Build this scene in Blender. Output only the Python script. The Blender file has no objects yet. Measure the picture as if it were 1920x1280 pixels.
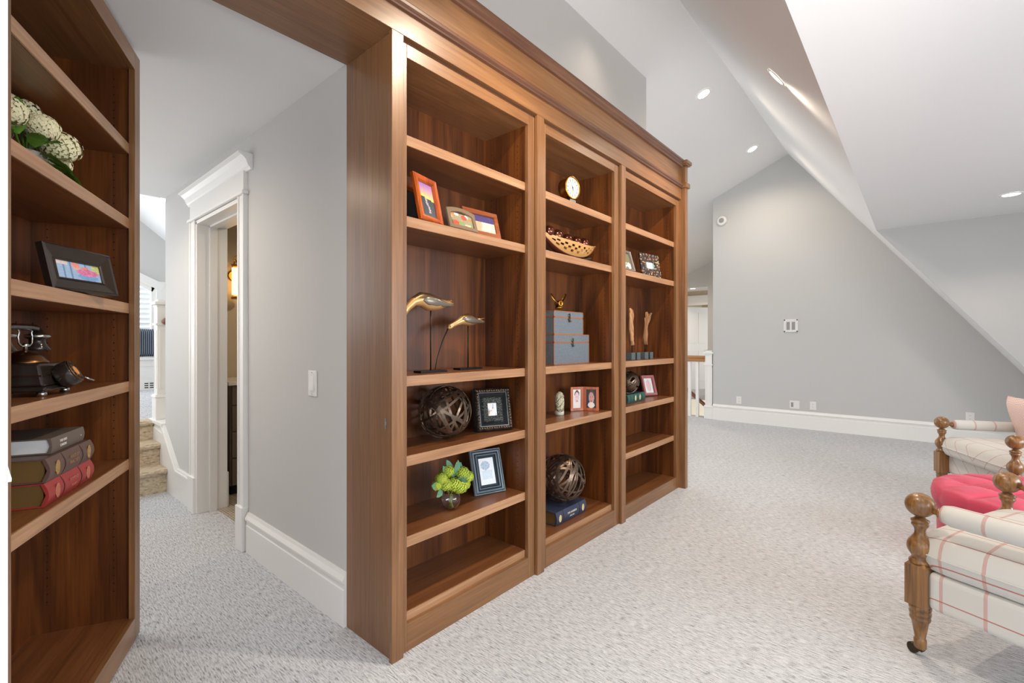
import bpy, bmesh, math, random
from mathutils import Vector, Matrix
random.seed(7)
PI = math.pi
SC = bpy.context.scene
COL = SC.collection
R = math.radians

# ------------------------------------------------------------------ camera
cd = bpy.data.cameras.new('camera'); cd.lens = 16.5; cd.sensor_width = 36; cd.clip_start = 0.02; cd.clip_end = 100
cam = bpy.data.objects.new('camera', cd); COL.objects.link(cam)
cam.location = (1.5414, -1.0634, 1.25); cam.rotation_euler = (R(90), 0, R(41.04))
SC.camera = cam
# ------------------------------------------------------------------ world (soft daylight through the open side of the room)
wd = bpy.data.worlds.new('world'); SC.world = wd; wd.use_nodes = True
wd.node_tree.nodes['Background'].inputs[0].default_value = (0.93, 0.965, 1.0, 1)
wd.node_tree.nodes['Background'].inputs[1].default_value = 1.12
# ------------------------------------------------------------------ exposure
SC.view_settings.view_transform = 'Standard'; SC.view_settings.look = 'None'
SC.view_settings.exposure = 0.64; SC.view_settings.gamma = 1.0; SC.view_settings.use_curve_mapping = False

# ------------------------------------------------------------------ lamps
def area(name, loc, target, sx, sy, power, col=(1, 1, 1)):
    l = bpy.data.lights.new(name, 'AREA'); l.shape = 'RECTANGLE'; l.size = sx; l.size_y = sy; l.energy = power; l.color = col
    o = bpy.data.objects.new(name, l); COL.objects.link(o); o.location = loc
    d = Vector(target) - Vector(loc); o.rotation_euler = d.to_track_quat('-Z', 'Y').to_euler(); return o
def spot(name, loc, target, power, col=(1, .84, .66), ang=130, rad=.05, blend=.6):
    l = bpy.data.lights.new(name, 'SPOT'); l.energy = power; l.color = col; l.spot_size = R(ang); l.spot_blend = blend; l.shadow_soft_size = rad
    o = bpy.data.objects.new(name, l); COL.objects.link(o); o.location = loc
    d = Vector(target) - Vector(loc); o.rotation_euler = d.to_track_quat('-Z', 'Y').to_euler(); return o
dw = area('dormer_window_light', (5.0, 1.6, 1.55), (1.0, 1.9, .0), 4.2, 1.2, 58, (.90, .95, 1.0)); dw.data.spread = R(125)
area('rear_window_light', (2.2, -2.9, 1.9), (0.6, 3.0, 1.1), 3.6, 1.8, 12, (.95, .97, 1.0))
area('hall_fill_light', (-2.2, -1.25, 1.8), (-2.2, .2, 1.1), 2.0, 1.0, 7, (.97, .98, 1.0))  # no window here: unseen area light added to brighten the hall
area('landing_window_light', (-7.2, -.6, 1.75), (-5, .3, 1.2), 1.2, 1.2, 20, (.95, .98, 1.0))
spot('slope_fill_spot', (2.35, -1.5, 1.1), (-.50, 3.0, 3.9), 330, (1, .98, .95), 54, .35, 1.0)  # unseen spot added to lift the left ceiling slope
spot('can_light_a', (-.185, 5.90, 3.82), (-.1, 5.9, 0), 40, ang=156, blend=.9)
spot('can_light_b', (-.189, 4.01, 3.82), (-.1, 4.0, 0), 40, ang=156, blend=.9)
spot('can_light_g', (-.189, 2.13, 3.82), (.35, 2.13, 0), 12, ang=120, blend=1, rad=.12)
spot('can_light_h', (-.189, .25, 3.82), (.4, .25, 0), 12, ang=120, blend=1, rad=.12)
spot('stairwell_fill_spot', (-1.9, 8.2, 3.05), (-1.9, 8.2, 0), 40, ang=160)  # added spot without a fixture, brightens the dark stairwell
spot('can_light_c', (.814, 2.456, 2.99), (.25, 2.456, 0), 72, rad=.03)
spot('can_light_d', (.814, .57, 2.99), (.25, .57, 0), 66, rad=.03)
spot('can_light_e', (.814, -1.31, 2.99), (.6, -1.2, 0), 14, rad=.035)
spot('can_light_f', (2.159, 5.097, 2.54), (2.159, 5.097, 0), 14)
spot('hall_fill_spot', (-1.75, -.95, 2.43), (-1.6, -.6, 0), 15, ang=150)  # this and the next: unseen spots added so the hall isn't dark
spot('hall_fill_spot_b', (-2.6, -.75, 2.43), (-2.6, -.7, 0), 11, ang=150)
spot('far_hall_light', (-2.60, 10.3, 2.45), (-2.6, 10.3, 0), 12, ang=150)
spot('bath_light', (-2.0, 1.0, 2.40), (-2.3, .8, 0), 18, (1, .80, .58), ang=150)

# ------------------------------------------------------------------ materials
def S(r, g, b):
    f = lambda c: (c/255/12.92 if c/255 <= .04045 else ((c/255+.055)/1.055)**2.4)
    return (f(r), f(g), f(b), 1)
def mat(name, col, rough=.5, metal=0, spec=.5, emit=None, es=1, **kw):
    m = bpy.data.materials.new(name); m.use_nodes = True; b = m.node_tree.nodes['Principled BSDF']
    b.inputs['Base Color'].default_value = col; b.inputs['Roughness'].default_value = rough; b.inputs['Metallic'].default_value = metal
    b.inputs['Specular IOR Level'].default_value = spec
    if emit: b.inputs['Emission Color'].default_value = emit; b.inputs['Emission Strength'].default_value = es
    for k, v in kw.items(): b.inputs[k].default_value = v
    return m
class N:
    def __init__(s, m): s.t = m.node_tree; s.b = s.t.nodes['Principled BSDF']
    def n(s, ty, **kw):
        x = s.t.nodes.new(ty)
        for k, v in kw.items():
            if k.startswith('i_'): x.inputs[k[2:].replace('_', ' ')].default_value = v
            else: setattr(x, k, v)
        return x
    def l(s, a, b): s.t.links.new(a, b)
    def math(s, op, a, b=None):
        x = s.n('ShaderNodeMath', operation=op)
        for i, v in enumerate((a, b)):
            if v is None: continue
            if isinstance(v, (int, float)): x.inputs[i].default_value = v
            else: s.l(v, x.inputs[i])
        return x.outputs[0]
    def ramp(s, fac, stops):
        x = s.n('ShaderNodeValToRGB'); e = x.color_ramp.elements
        while len(e) < len(stops): e.new(.5)
        for i, (p, c) in enumerate(stops): e[i].position = p; e[i].color = c
        s.l(fac, x.inputs[0]); return x.outputs[0]
    def mix(s, fac, a, b, bt='MIX'):
        x = s.n('ShaderNodeMix', data_type='RGBA', blend_type=bt)
        for i, v in ((0, fac), (6, a), (7, b)):
            if isinstance(v, (int, float, tuple)): x.inputs[i].default_value = v
            else: s.l(v, x.inputs[i])
        return x.outputs[2]
    def coord(s, scale=(1, 1, 1), rnd=True):
        tc = s.n('ShaderNodeTexCoord'); v = tc.outputs['Object']
        if rnd:
            oi = s.n('ShaderNodeObjectInfo'); k = s.math('MULTIPLY', oi.outputs['Random'], 7.0)
            va = s.n('ShaderNodeVectorMath', operation='ADD'); s.l(v, va.inputs[0]); s.l(k, va.inputs[1]); v = va.outputs[0]
        mp = s.n('ShaderNodeMapping'); mp.inputs['Scale'].default_value = scale; s.l(v, mp.inputs[0]); return mp.outputs[0]
    def noise(s, v, scale=1, detail=4, rough=.5, dist=0):
        x = s.n('ShaderNodeTexNoise'); x.inputs['Scale'].default_value = scale; x.inputs['Detail'].default_value = detail
        x.inputs['Roughness'].default_value = rough; x.inputs['Distortion'].default_value = dist; s.l(v, x.inputs['Vector']); return x.outputs['Fac']
    def bump(s, h, strength=.3, dist=.001):
        x = s.n('ShaderNodeBump'); x.inputs['Strength'].default_value = strength; x.inputs['Distance'].default_value = dist
        s.l(h, x.inputs['Height']); s.l(x.outputs[0], s.b.inputs['Normal'])

def wood(name, axis, dark, mid, light, rough=.36, cath=.5, coat=.3):
    """axis = grain direction in object space"""
    m = mat(name, mid, rough); n = N(m)
    sc = [9, 9, 9]; sc['xyz'.index(axis)] = .9
    v = n.coord(tuple(sc))
    big = n.noise(v, .45, 2, .4, .3)
    rings = n.math('SINE', n.math('MULTIPLY', big, 44))
    fs = [70, 70, 70]; fs['xyz'.index(axis)] = 2.2
    fine = n.noise(n.coord(tuple(fs)), 1.3, 5, .65)
    f = n.math('ADD', n.math('MULTIPLY', n.math('ADD', n.math('MULTIPLY', rings, .5), .5), .26*cath), n.math('MULTIPLY', fine, 1-.26*cath))
    f = n.math('ADD', f, n.math('MULTIPLY', n.math('SUBTRACT', big, .5), .22))
    c = n.ramp(f, [(.22, dark), (.5, mid), (.76, light)])
    n.l(c, n.b.inputs['Base Color']); n.bump(fine, .12, .0006)
    n.b.inputs['Coat Weight'].default_value = coat; n.b.inputs['Coat Roughness'].default_value = .28
    return m
WD, WM, WL = S(98, 65, 38), S(126, 86, 52), S(146, 104, 66)
PD, PM, PL = S(58, 27, 8), S(92, 48, 16), S(118, 66, 25)  # inside panels: niche shade and warm lamp glow put into the walnut colour
wood_x = wood('walnut_grain_x', 'x', WD, WM, WL)
wood_z = wood('walnut_grain_z', 'z', WD, WM, WL)
mould_x = wood('walnut_moulding', 'x', S(76, 48, 34), S(100, 66, 48), S(120, 84, 62), rough=.3)
wood_y = wood('walnut_grain_y', 'y', WD, WM, WL)
pan_shade_z = wood('walnut_panel_shaded', 'z', PD, PM, PL, cath=1.0)
edge_lit_x = wood('walnut_nosing_lit', 'x', S(134, 94, 64), S(162, 119, 84), S(186, 143, 106))  # lighter walnut: light and sheen on the shelf fronts painted into the colour
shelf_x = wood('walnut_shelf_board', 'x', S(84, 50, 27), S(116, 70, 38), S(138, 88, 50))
hole_m = mat('pin_hole_dark', S(20, 10, 5), .8)
chair_wood = wood('aged_oak', 'z', S(52, 34, 20), S(128, 88, 46), S(172, 126, 72), rough=.3, coat=.4, cath=.4)
rail_wood = wood('oak_rail', 'x', S(120, 76, 40), S(164, 112, 66), S(190, 138, 88))
dark_rail = wood('stair_rail_brown', 'x', S(80, 40, 24), S(112, 62, 40), S(130, 76, 50))
orange_wood = wood('cherry_frame', 'z', S(120, 42, 8), S(176, 78, 20), S(206, 112, 40), rough=.25, coat=.6)
orange_x = wood('cherry_frame_x', 'x', S(120, 42, 8), S(176, 78, 20), S(206, 112, 40), rough=.25, coat=.6)
brown_frame = wood('chestnut_frame', 'x', S(90, 40, 16), S(132, 66, 30), S(160, 90, 46), rough=.3)

def paint(name, col, rough=.85, b=.05):
    m = mat(name, col, rough, spec=.3); n = N(m); h = n.noise(n.coord((1, 1, 1), False), 260, 2); n.bump(h, b, .0008); return m
wall_m = paint('gray_wall_paint', S(204, 203, 201))
wall_far_m = paint('far_wall_paint', S(198, 198, 197))
ceil_m = paint('white_ceiling_paint', S(232, 232, 232))
beige_m = paint('beige_wall_paint', S(205, 190, 165))
trim_m = mat('white_trim_enamel', S(238, 237, 234), .38)
plate_m = mat('white_plastic', S(232, 230, 227), .35)
gray_plastic = mat('slot_gray', S(150, 150, 150), .5)
black_m = mat('black_metal', S(30, 29, 28), .35, .6)
dark_m = mat('dark_slot', S(18, 18, 18), .8)
brass_m = mat('brass', S(190, 140, 60), .25, 1)
antique = mat('antique_brass', S(150, 112, 66), .28, 1)
chrome_m = mat('nickel', S(190, 190, 185), .25, 1)
lens_m = mat('lamp_lens', (1, 1, 1, 1), .5, emit=(1, .93, .82, 1), es=8)

def carpet(name, base, dk, lt, axis='x'):
    m = mat(name, base, .95, spec=.1); n = N(m)
    sc = (26, 150, 60) if axis == 'x' else (150, 26, 60)
    a = n.noise(n.coord(sc, False), 1.5, 3, .6)
    loops = n.noise(n.coord((1, 1, 1), False), 330, 2, .6)
    row = n.noise(n.coord((20, 190, 60) if axis == 'x' else (190, 20, 60), False), 1.0, 2, .5)
    f = n.math('ADD', n.math('ADD', n.math('MULTIPLY', a, .42), n.math('MULTIPLY', row, .34)), n.math('MULTIPLY', loops, .24))
    c = n.ramp(f, [(.38, dk), (.48, base), (.58, lt)])
    lg = n.noise(n.coord((1, 1, 1), False), 2.2, 2)
    c2 = n.mix(n.math('MULTIPLY', lg, .16), c, S(150, 145, 140))
    n.l(c2, n.b.inputs['Base Color']); n.bump(f, .9, .006); return m
carpet_m = carpet('berber_carpet', S(198, 200, 204), S(120, 119, 120), S(224, 226, 229))
stair_m = carpet('stair_carpet', S(204, 186, 158), S(150, 128, 98), S(222, 208, 184), 'y')

def mosaic():
    m = mat('mosaic_tile', S(190, 178, 160), .4); n = N(m)
    b = n.n('ShaderNodeTexBrick'); n.l(n.coord((1, 1, 1), False), b.inputs['Vector'])
    b.inputs['Scale'].default_value = 14; b.inputs['Color1'].default_value = S(176, 160, 138); b.inputs['Color2'].default_value = S(140, 124, 104)
    b.inputs['Mortar'].default_value = S(206, 198, 184); b.inputs['Mortar Size'].default_value = .03
    n.l(b.outputs['Color'], n.b.inputs['Base Color']); return m
mosaic_m = mosaic()

def plaid():
    m = mat('windowpane_linen', S(226, 221, 212), .9, spec=.2); n = N(m)
    tc = n.n('ShaderNodeTexCoord'); sp = n.n('ShaderNodeSeparateXYZ'); n.l(tc.outputs['Object'], sp.inputs[0])
    X, Y, Z = sp.outputs
    def line(v, period, off, w):
        a = n.math('FRACT', n.math('DIVIDE', n.math('ADD', v, 10*period - off), period))
        d = n.math('ABSOLUTE', n.math('SUBTRACT', a, .5))
        return n.math('LESS_THAN', d, w/period/2)
    la = line(X, .128, .075-.064, .011)
    drape = n.math('SUBTRACT', n.math('ABSOLUTE', n.math('SUBTRACT', Y, .36)), Z)
    lb = line(drape, .128, .36-.235-.064, .0045)
    th = n.noise(n.coord((1, 1, 1), False), 900, 2)
    base = n.mix(n.math('MULTIPLY', th, .25), S(212, 210, 204), S(188, 184, 176))
    c = n.mix(n.math('MULTIPLY', la, .62), base, S(196, 138, 130))
    c = n.mix(n.math('MULTIPLY', lb, .8), c, S(176, 84, 66))
    n.l(c, n.b.inputs['Base Color']); n.bump(th, .15, .0006); n.b.inputs['Sheen Weight'].default_value = .15
    return m
plaid_m = plaid()
pink_m = mat('rose_velvet', S(198, 70, 94), .75, spec=.25); n_ = N(pink_m); n_.b.inputs['Sheen Weight'].default_value = .12
n_.bump(n_.noise(n_.coord((1, 1, 1), False), 700, 2), .12, .0006)

def woven_pink():
    m = mat('pink_woven_print', S(214, 110, 106), .9); n = N(m)
    b = n.n('ShaderNodeTexBrick'); mp = n.coord((1, 1, 1), False); sp = n.n('ShaderNodeSeparateXYZ'); n.l(mp, sp.inputs[0])
    cb = n.n('ShaderNodeCombineXYZ'); n.l(sp.outputs[0], cb.inputs[0]); n.l(sp.outputs[1], cb.inputs[1]); n.l(cb.outputs[0], b.inputs['Vector'])
    b.inputs['Scale'].default_value = 34; b.inputs['Color1'].default_value = S(206, 104, 100); b.inputs['Color2'].default_value = S(214, 120, 112)
    b.inputs['Mortar'].default_value = S(240, 222, 212); b.inputs['Mortar Size'].default_value = .09
    n.l(b.outputs['Color'], n.b.inputs['Base Color']); return m
woven_m = woven_pink()

# ------------------------------------------------------------------ mesh helpers
class MB:
    def __init__(s): s.v = []; s.f = []; s.mi = []; s.sm = []
    def add(s, vs, fs, mi=0, sm=False):
        o = len(s.v); s.v += [tuple(v) for v in vs]
        for f in fs: s.f.append([i+o for i in f]); s.mi.append(mi); s.sm.append(sm)
        return s
    def box(s, a, b, mi=0):
        x0, y0, z0 = (min(a[i], b[i]) for i in range(3)); x1, y1, z1 = (max(a[i], b[i]) for i in range(3))
        v = [(x0,y0,z0),(x1,y0,z0),(x1,y1,z0),(x0,y1,z0),(x0,y0,z1),(x1,y0,z1),(x1,y1,z1),(x0,y1,z1)]
        return s.add(v, [(0,3,2,1),(4,5,6,7),(0,1,5,4),(1,2,6,5),(2,3,7,6),(3,0,4,7)], mi)
    def prism(s, pts, p0, p1, mi=0, sm=False):
        """pts are 3D offsets forming a closed profile, swept from p0 to p1"""
        k = len(pts); p0, p1 = Vector(p0), Vector(p1)
        v = [p0+Vector(p) for p in pts] + [p1+Vector(p) for p in pts]
        f = [(i, (i+1) % k, (i+1) % k + k, i+k) for i in range(k)]
        s.add(v, f, mi, sm); s.add(v[:k], [tuple(reversed(range(k)))], mi); s.add(v[k:], [tuple(range(k))], mi); return s
    def lathe(s, prof, c=(0, 0, 0), seg=20, axis=(0, 0, 1), mi=0, cap=True, sm=True):
        """prof: (height, radius) along axis"""
        q = Vector((0, 0, 1)).rotation_difference(Vector(axis).normalized()); c = Vector(c); v = []; f = []
        for (h, r) in prof:
            for i in range(seg):
                a = 2*PI*i/seg; v.append(c + q @ Vector((r*math.cos(a), r*math.sin(a), h)))
        for j in range(len(prof)-1):
            for i in range(seg):
                k = (i+1) % seg; f.append((j*seg+i, j*seg+k, (j+1)*seg+k, (j+1)*seg+i))
        s.add(v, f, mi, sm)
        if cap:
            s.add(v[:seg], [tuple(reversed(range(seg)))], mi); s.add(v[-seg:], [tuple(range(seg))], mi)
        return s
    def tube(s, path, rad, seg=8, mi=0, cap=True, flat=None):
        path = [Vector(p) for p in path]; nP = len(path); rad = rad if isinstance(rad, (list, tuple)) else [rad]*nP
        v = []; up = None
        for i, p in enumerate(path):
            t = (path[min(i+1, nP-1)] - path[max(i-1, 0)]).normalized()
            if up is None:
                up = Vector((0, 0, 1)) if abs(t.z) < .9 else Vector((1, 0, 0))
            sd = t.cross(up).normalized(); up = sd.cross(t).normalized()
            rr = rad[i]; ra, rb = rr if isinstance(rr, tuple) else (rr, rr)
            for k in range(seg):
                a = 2*PI*k/seg; v.append(p + sd*math.cos(a)*ra + up*math.sin(a)*rb)
        f = [(i*seg+k, i*seg+(k+1) % seg, (i+1)*seg+(k+1) % seg, (i+1)*seg+k) for i in range(nP-1) for k in range(seg)]
        s.add(v, f, mi, True)
        if cap: s.add(v[:seg], [tuple(reversed(range(seg)))], mi); s.add(v[-seg:], [tuple(range(seg))], mi)
        return s
    def sphere(s, c, r, seg=14, rings=8, mi=0):
        r = r if isinstance(r, tuple) else (r, r, r); v = []; f = []
        for j in range(rings+1):
            t = PI*j/rings
            for i in range(seg):
                a = 2*PI*i/seg; v.append((c[0]+r[0]*math.sin(t)*math.cos(a), c[1]+r[1]*math.sin(t)*math.sin(a), c[2]+r[2]*math.cos(t)))
        for j in range(rings):
            for i in range(seg):
                k = (i+1) % seg; f.append((j*seg+i, (j+1)*seg+i, (j+1)*seg+k, j*seg+k))
        return s.add(v, f, mi, True)
    def mesh(s, name, mats):
        me = bpy.data.meshes.new(name); me.from_pydata(s.v, [], s.f)
        for m in (mats if isinstance(mats, (list, tuple)) else [mats]): me.materials.append(m)
        me.polygons.foreach_set('material_index', s.mi); me.polygons.foreach_set('use_smooth', s.sm)
        bm = bmesh.new(); bm.from_mesh(me); bmesh.ops.remove_doubles(bm, verts=bm.verts, dist=1e-6)
        bmesh.ops.recalc_face_normals(bm, faces=bm.faces); bm.to_mesh(me); bm.free(); return me
    def build(s, name, mats, parent=None, bevel=0, loc=None, rot=None, seg=2):
        o = bpy.data.objects.new(name, s.mesh(name, mats)); COL.objects.link(o)
        if parent is not None: o.parent = parent
        if loc is not None: o.location = loc
        if rot is not None: o.rotation_euler = rot
        if bevel:
            md = o.modifiers.new('bevel', 'BEVEL'); md.width = bevel; md.segments = seg; md.limit_method = 'ANGLE'; md.angle_limit = R(40)
        return o
def tag(o, label, cat, group=None, kind=None):
    o['label'] = label; o['category'] = cat
    if group: o['group'] = group
    if kind: o['kind'] = kind
    return o
def thing(name, label, cat, loc=(0, 0, 0), rotz=0, group=None):
    o = bpy.data.objects.new(name, None); COL.objects.link(o); o.location = loc; o.rotation_euler = (0, 0, rotz)
    return tag(o, label, cat, group)
def struct(o): o['kind'] = 'structure'; return o
def sempty(name, loc=(0, 0, 0), rotz=0):
    o = bpy.data.objects.new(name, None); COL.objects.link(o); o.location = loc; o.rotation_euler = (0, 0, rotz); o['kind'] = 'structure'; return o
def slab(name, quad, m, dz=.08):
    return MB().add(list(quad)+[(x, y, z+dz) for x, y, z in quad], [(0,1,2,3),(7,6,5,4),(0,4,5,1),(1,5,6,2),(2,6,7,3),(3,7,4,0)]).build(name, m)
def quadmesh(name, quads, m, parent=None, solid=0):
    b = MB()
    for q in quads: b.add(q, [tuple(range(len(q)))])
    o = b.build(name, m, parent)
    if solid:
        md = o.modifiers.new('thickness', 'SOLIDIFY'); md.thickness = solid; md.offset = 1
    return o

# ================================================================== STRUCTURE
FY = 6.75          # far wall
struct(MB().box((-.40, -4.2, -.12), (5.6, 7.0, 0)).box((-3.42, -1.45, -.12), (-.40, .13, 0)).box((-3.3, 3.16, -.12), (-.40, 7.0, 0)).build('floor', carpet_m))
# --- hall wall with door opening (door x from -2.42 to -1.58)
HW = (.018, .178)
wh = MB().box((-1.575, HW[0], 0), (-.357, HW[1], 2.474)).box((-3.33, HW[0], 0), (-2.43, HW[1], 2.474)).box((-2.43, HW[0], 2.12), (-1.575, HW[1], 2.474))
struct(wh.build('wall_hall', wall_m))
struct(MB().box((-3.35, -1.45, 2.474), (-.358, .178, 2.56)).build('ceiling', ceil_m))
struct(MB().box((-3.33, -1.60, 0), (-.36, -1.45, 2.56)).build('wall_hall_left', wall_m))
# --- upper wall over bookcase
struct(MB().box((-.60, -4.2, 2.56), (-.435, 3.16, 3.80)).box((-.60, .178, 0), (-.435, 3.16, 2.56)).build('wall_upper', wall_m))
struct(MB().box((-.36, -4.2, 0), (0, -1.08, 2.46)).build('wall_left', wall_m))
# --- far gable wall
rz = 3.985; rx = .085
mL = .4265; mR = 1.328
zl = lambda x: rz + mL*(x-rx)
zr = lambda x: rz - mR*(x-rx)
gw = MB(); pts = [(-.975, 0), (-.975, zl(-.975)), (rx, rz), (2.95, zr(2.95)), (2.95, 0)]
gw.prism([(x, 0, z) for x, z in pts], (0, FY, 0), (0, FY+.15, 0)); struct(gw.build('wall_far', wall_far_m))
# --- sloped ceilings
cz = 2.58; vx = rx + (rz-cz)/mR; CY0 = -4.2; YD = 6.03
struct(slab('ceiling', [(rx, CY0, rz), (rx, 10.4, rz), (-2.9, 10.4, zl(-2.9)), (-2.9, CY0, zl(-2.9))], ceil_m))
struct(quadmesh('ceiling', [[(rx, CY0, rz), (vx, CY0, cz), (vx, YD, cz), (2.95, YD, zr(2.95)), (2.95, FY, zr(2.95)), (rx, FY, rz)]], ceil_m))
struct(MB().box((vx, CY0, cz), (5.2, YD, cz+.1)).build('ceiling', ceil_m))
ck = MB(); ck.prism([(x, 0, z) for x, z in ((vx, cz), (5.2, cz), (5.2, 0), (2.95, 0), (2.95, zr(2.95)))], (0, YD, 0), (0, YD+.02, 0)); struct(ck.build('wall_dormer', wall_far_m))
struct(MB().box((5.1, 3.6, 0), (5.2, YD, cz)).box((5.1, -4.2, 0), (5.2, 3.6, .75)).box((5.1, -4.2, 2.25), (5.2, 3.6, cz)).build('wall_window_side', wall_m))
struct(MB().box((2.95, YD, 0), (3.05, FY+.15, zr(2.95))).build('wall_knee', wall_m))

# --- baseboards : profile with stepped cap
def base_profile(h=.235, t=.02):
    return [(0, 0), (t, 0), (t, h-.075), (t-.004, h-.070), (t-.004, h-.045), (t+.006, h-.040), (t+.006, h-.030), (t-.006, h-.012), (t-.010, h), (0, h)]
def baseboard(name, p0, p1, n, h=.235):
    """n = outward normal (x,y)"""
    b = MB(); b.prism([(n[0]*a, n[1]*a, z) for a, z in base_profile(h)], p0, p1); return struct(b.build(name, trim_m))
baseboard('baseboard_hall', (-1.475, .018, 0), (-.357, .018, 0), (0, -1))
baseboard('baseboard_far', (-.975, FY, 0), (2.95, FY, 0), (0, -1), .25)
baseboard('baseboard_dormer', (2.95, YD, 0), (5.1, YD, 0), (0, -1), .25)
# skirt board rising beside the stairs
sk = MB()
def strip(b, line, y0, y1):
    """line: list of (x, zlow, zhigh)"""
    for (xa, la, ha), (xb, lb, hb) in zip(line, line[1:]):
        v = [(xa, y0, la), (xb, y0, lb), (xb, y0, hb), (xa, y0, ha), (xa, y1, la), (xb, y1, lb), (xb, y1, hb), (xa, y1, ha)]
        b.add(v, [(0,1,2,3),(7,6,5,4),(3,2,6,7),(0,4,5,1),(0,3,7,4),(1,5,6,2)])
strip(sk, [(-2.53, 0, .165), (-2.93, 0, .165), (-3.336, 0, .46), (-3.78, 0, .50)], .018, -.002)
strip(sk, [(-2.53, .165, .205), (-2.93, .165, .205), (-3.336, .46, .51)], .018, -.006)
strip(sk, [(-2.53, .205, .225), (-2.92, .205, .225), (-3.336, .51, .53)], .018, -.014)
strip(sk, [(-2.53, .225, .240), (-2.915, .225, .240), (-3.336, .53, .545)], .018, -.004)
struct(sk.build('trim_1', trim_m))

# --- hall door casing
dr = sempty('door_1')
cas = MB()
for xa, xb in ((-1.495, -1.59), (-2.555, -2.43)):
    x0, x1 = min(xa, xb), max(xa, xb)
    cas = MB().box((x0, -.004, 0), (x1, .018, 2.13)).box((x0-.0, -.010, 0), (x0+.018, .018, 2.13)).box((x1-.018, -.010, 0), (x1, .018, 2.13))
    cas.build('casing', trim_m, dr, .003)
    MB().box((x0-.006, -.020, 0), (x1+.006, .018, .262)).build('plinth', trim_m, dr, .004)
for xa, s in ((-1.575, 1), (-2.43, -1)):
    j = MB().box((xa, .0, 0), (xa-s*.020, .20, 2.12)).box((xa-s*.020, .08, 0), (xa-s*.032, .13, 2.11)); j.build('jamb', trim_m, dr, .002)
    MB().box((xa-s*.004, .178, 0), (xa+s*.10, .205, 2.13)).build('casing', trim_m, dr, .003)
    MB().box((xa-s*.010, .178, 0), (xa+s*.105, .213, .262)).build('plinth', trim_m, dr, .003)
MB().box((-2.43, 0, 2.10), (-1.575, .20, 2.125)).box((-2.41, .08, 2.088), (-1.595, .13, 2.10)).build('head_jamb', trim_m, dr)
MB().box((-2.575, -.020, 2.130), (-1.480, .018, 2.150)).build('bead', trim_m, dr, .004)
MB().box((-2.550, -.006, 2.150), (-1.500, .018, 2.27)).build('frieze', trim_m, dr)
cr = MB(); prof = [(0, 2.262), (-.012, 2.262), (-.018, 2.275), (-.026, 2.282), (-.040, 2.315), (-.062, 2.335), (-.078, 2.340), (-.078, 2.352), (0, 2.352)]
cr.prism([(0, y+.0, z) for y, z in prof], (-2.63, .018, 0), (-1.42, .018, 0)); cr.build('crown', trim_m, dr)

# --- bathroom seen through the door
struct(MB().box((-3.22, .13, -.1), (-.6, 2.2, .001)).build('floor', mosaic_m))
struct(MB().box((-3.30, .178, 0), (-3.20, 2.2, 2.474)).build('wall_bath', beige_m))
struct(MB().box((-3.30, 2.1, 0), (-.6, 2.2, 2.474)).build('wall_bath_rear', beige_m))
struct(MB().box((-3.30, .178, 2.474), (-.6, 2.2, 2.56)).build('ceiling', ceil_m))
vn = thing('vanity', 'dark taupe bathroom vanity with white top seen through the doorway', 'vanity', (-2.65, .30, 0))
van_m = mat('vanity_taupe', S(104, 92, 78), .5)
MB().box((-.53, 0, .08), (-.02, 1.4, .895)).build('body', van_m, vn)
MB().box((-.545, -.02, .895), (.015, 1.42, .925)).build('countertop', mat('quartz', S(236, 230, 220), .25), vn, .004)
for z0, z1 in ((.085, .300), (.308, .515), (.523, .728), (.736, .888)):
    d = MB().box((-.02, .012, z0), (.0, .60, z1)).build('drawer', van_m, vn, .002)
    MB().box((0, .25, (z0+z1)/2-.005), (.025, .36, (z0+z1)/2+.005)).build('handle', antique, d)
MB().box((-.50, .02, 0), (-.06, 1.38, .08)).build('toe_kick', dark_m, vn)
sc = thing('wall_sconce', 'brass wall sconce with glowing glass cylinder above the vanity', 'sconce', (-3.2, .50, 1.79))
MB().lathe([(0, .05), (.012, .05), (.016, .04)], (0, 0, .06), 16, (1, 0, 0)).build('backplate', brass_m, sc)
MB().tube([(0, 0, .14), (.05, 0, .20), (.10, 0, .17)], .006).build('arm', brass_m, sc)
MB().lathe([(.0, .03), (.02, .05), (.03, .05)], (.10, 0, .12), 16).build('top_cap', brass_m, sc)
MB().lathe([(0, .05), (.02, .05), (.03, .02)], (.10, 0, -.16), 16).build('bottom_cap', brass_m, sc)
ring = MB(); ring.tube([(.10, .028*math.cos(a), .20+.028*math.sin(a)) for a in [i*2*PI/14 for i in range(15)]], .004, 6); ring.build('ring', brass_m, sc)
MB().lathe([(-.12, .042), (.12, .042)], (.10, 0, 0), 16).build('glass_shade', mat('warm_glass', S(240, 190, 110), .3, emit=(1, .62, .25, 1), es=2.2), sc)

# --- carpeted stairs up to the landing
st = thing('carpeted_stairs', 'beige carpeted steps rising to the landing at the hall end', 'stairs')
LZ = .545
for i, (xr, z0, z1, xb) in enumerate(((-3.20, 0, .195, -3.44), (-3.42, .195, .375, -3.68), (-3.66, .375, LZ, -3.78))):
    b = MB()
    pr = [(xr, z0), (xr, z1-.045), (xr+.022, z1-.040), (xr+.030, z1-.020), (xr+.022, z1-.003), (xr, z1), (xb, z1), (xb, z0)]
    b.prism([(x, 0, z) for x, z in pr], (0, -1.28, 0), (0, -.003, 0)); b.build('step', stair_m, st)
struct(MB().box((-7.5, -2.6, LZ-.12), (-3.78, 3.2, LZ)).build('floor', carpet_m))
struct(MB().box((-3.79, -.012, LZ-.02), (-3.325, .25, LZ+.005)).build('trim_2', trim_m))
struct(MB().box((-3.775, .004, 0), (-3.335, .25, LZ-.02)).build('wall_stair', trim_m))
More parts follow.
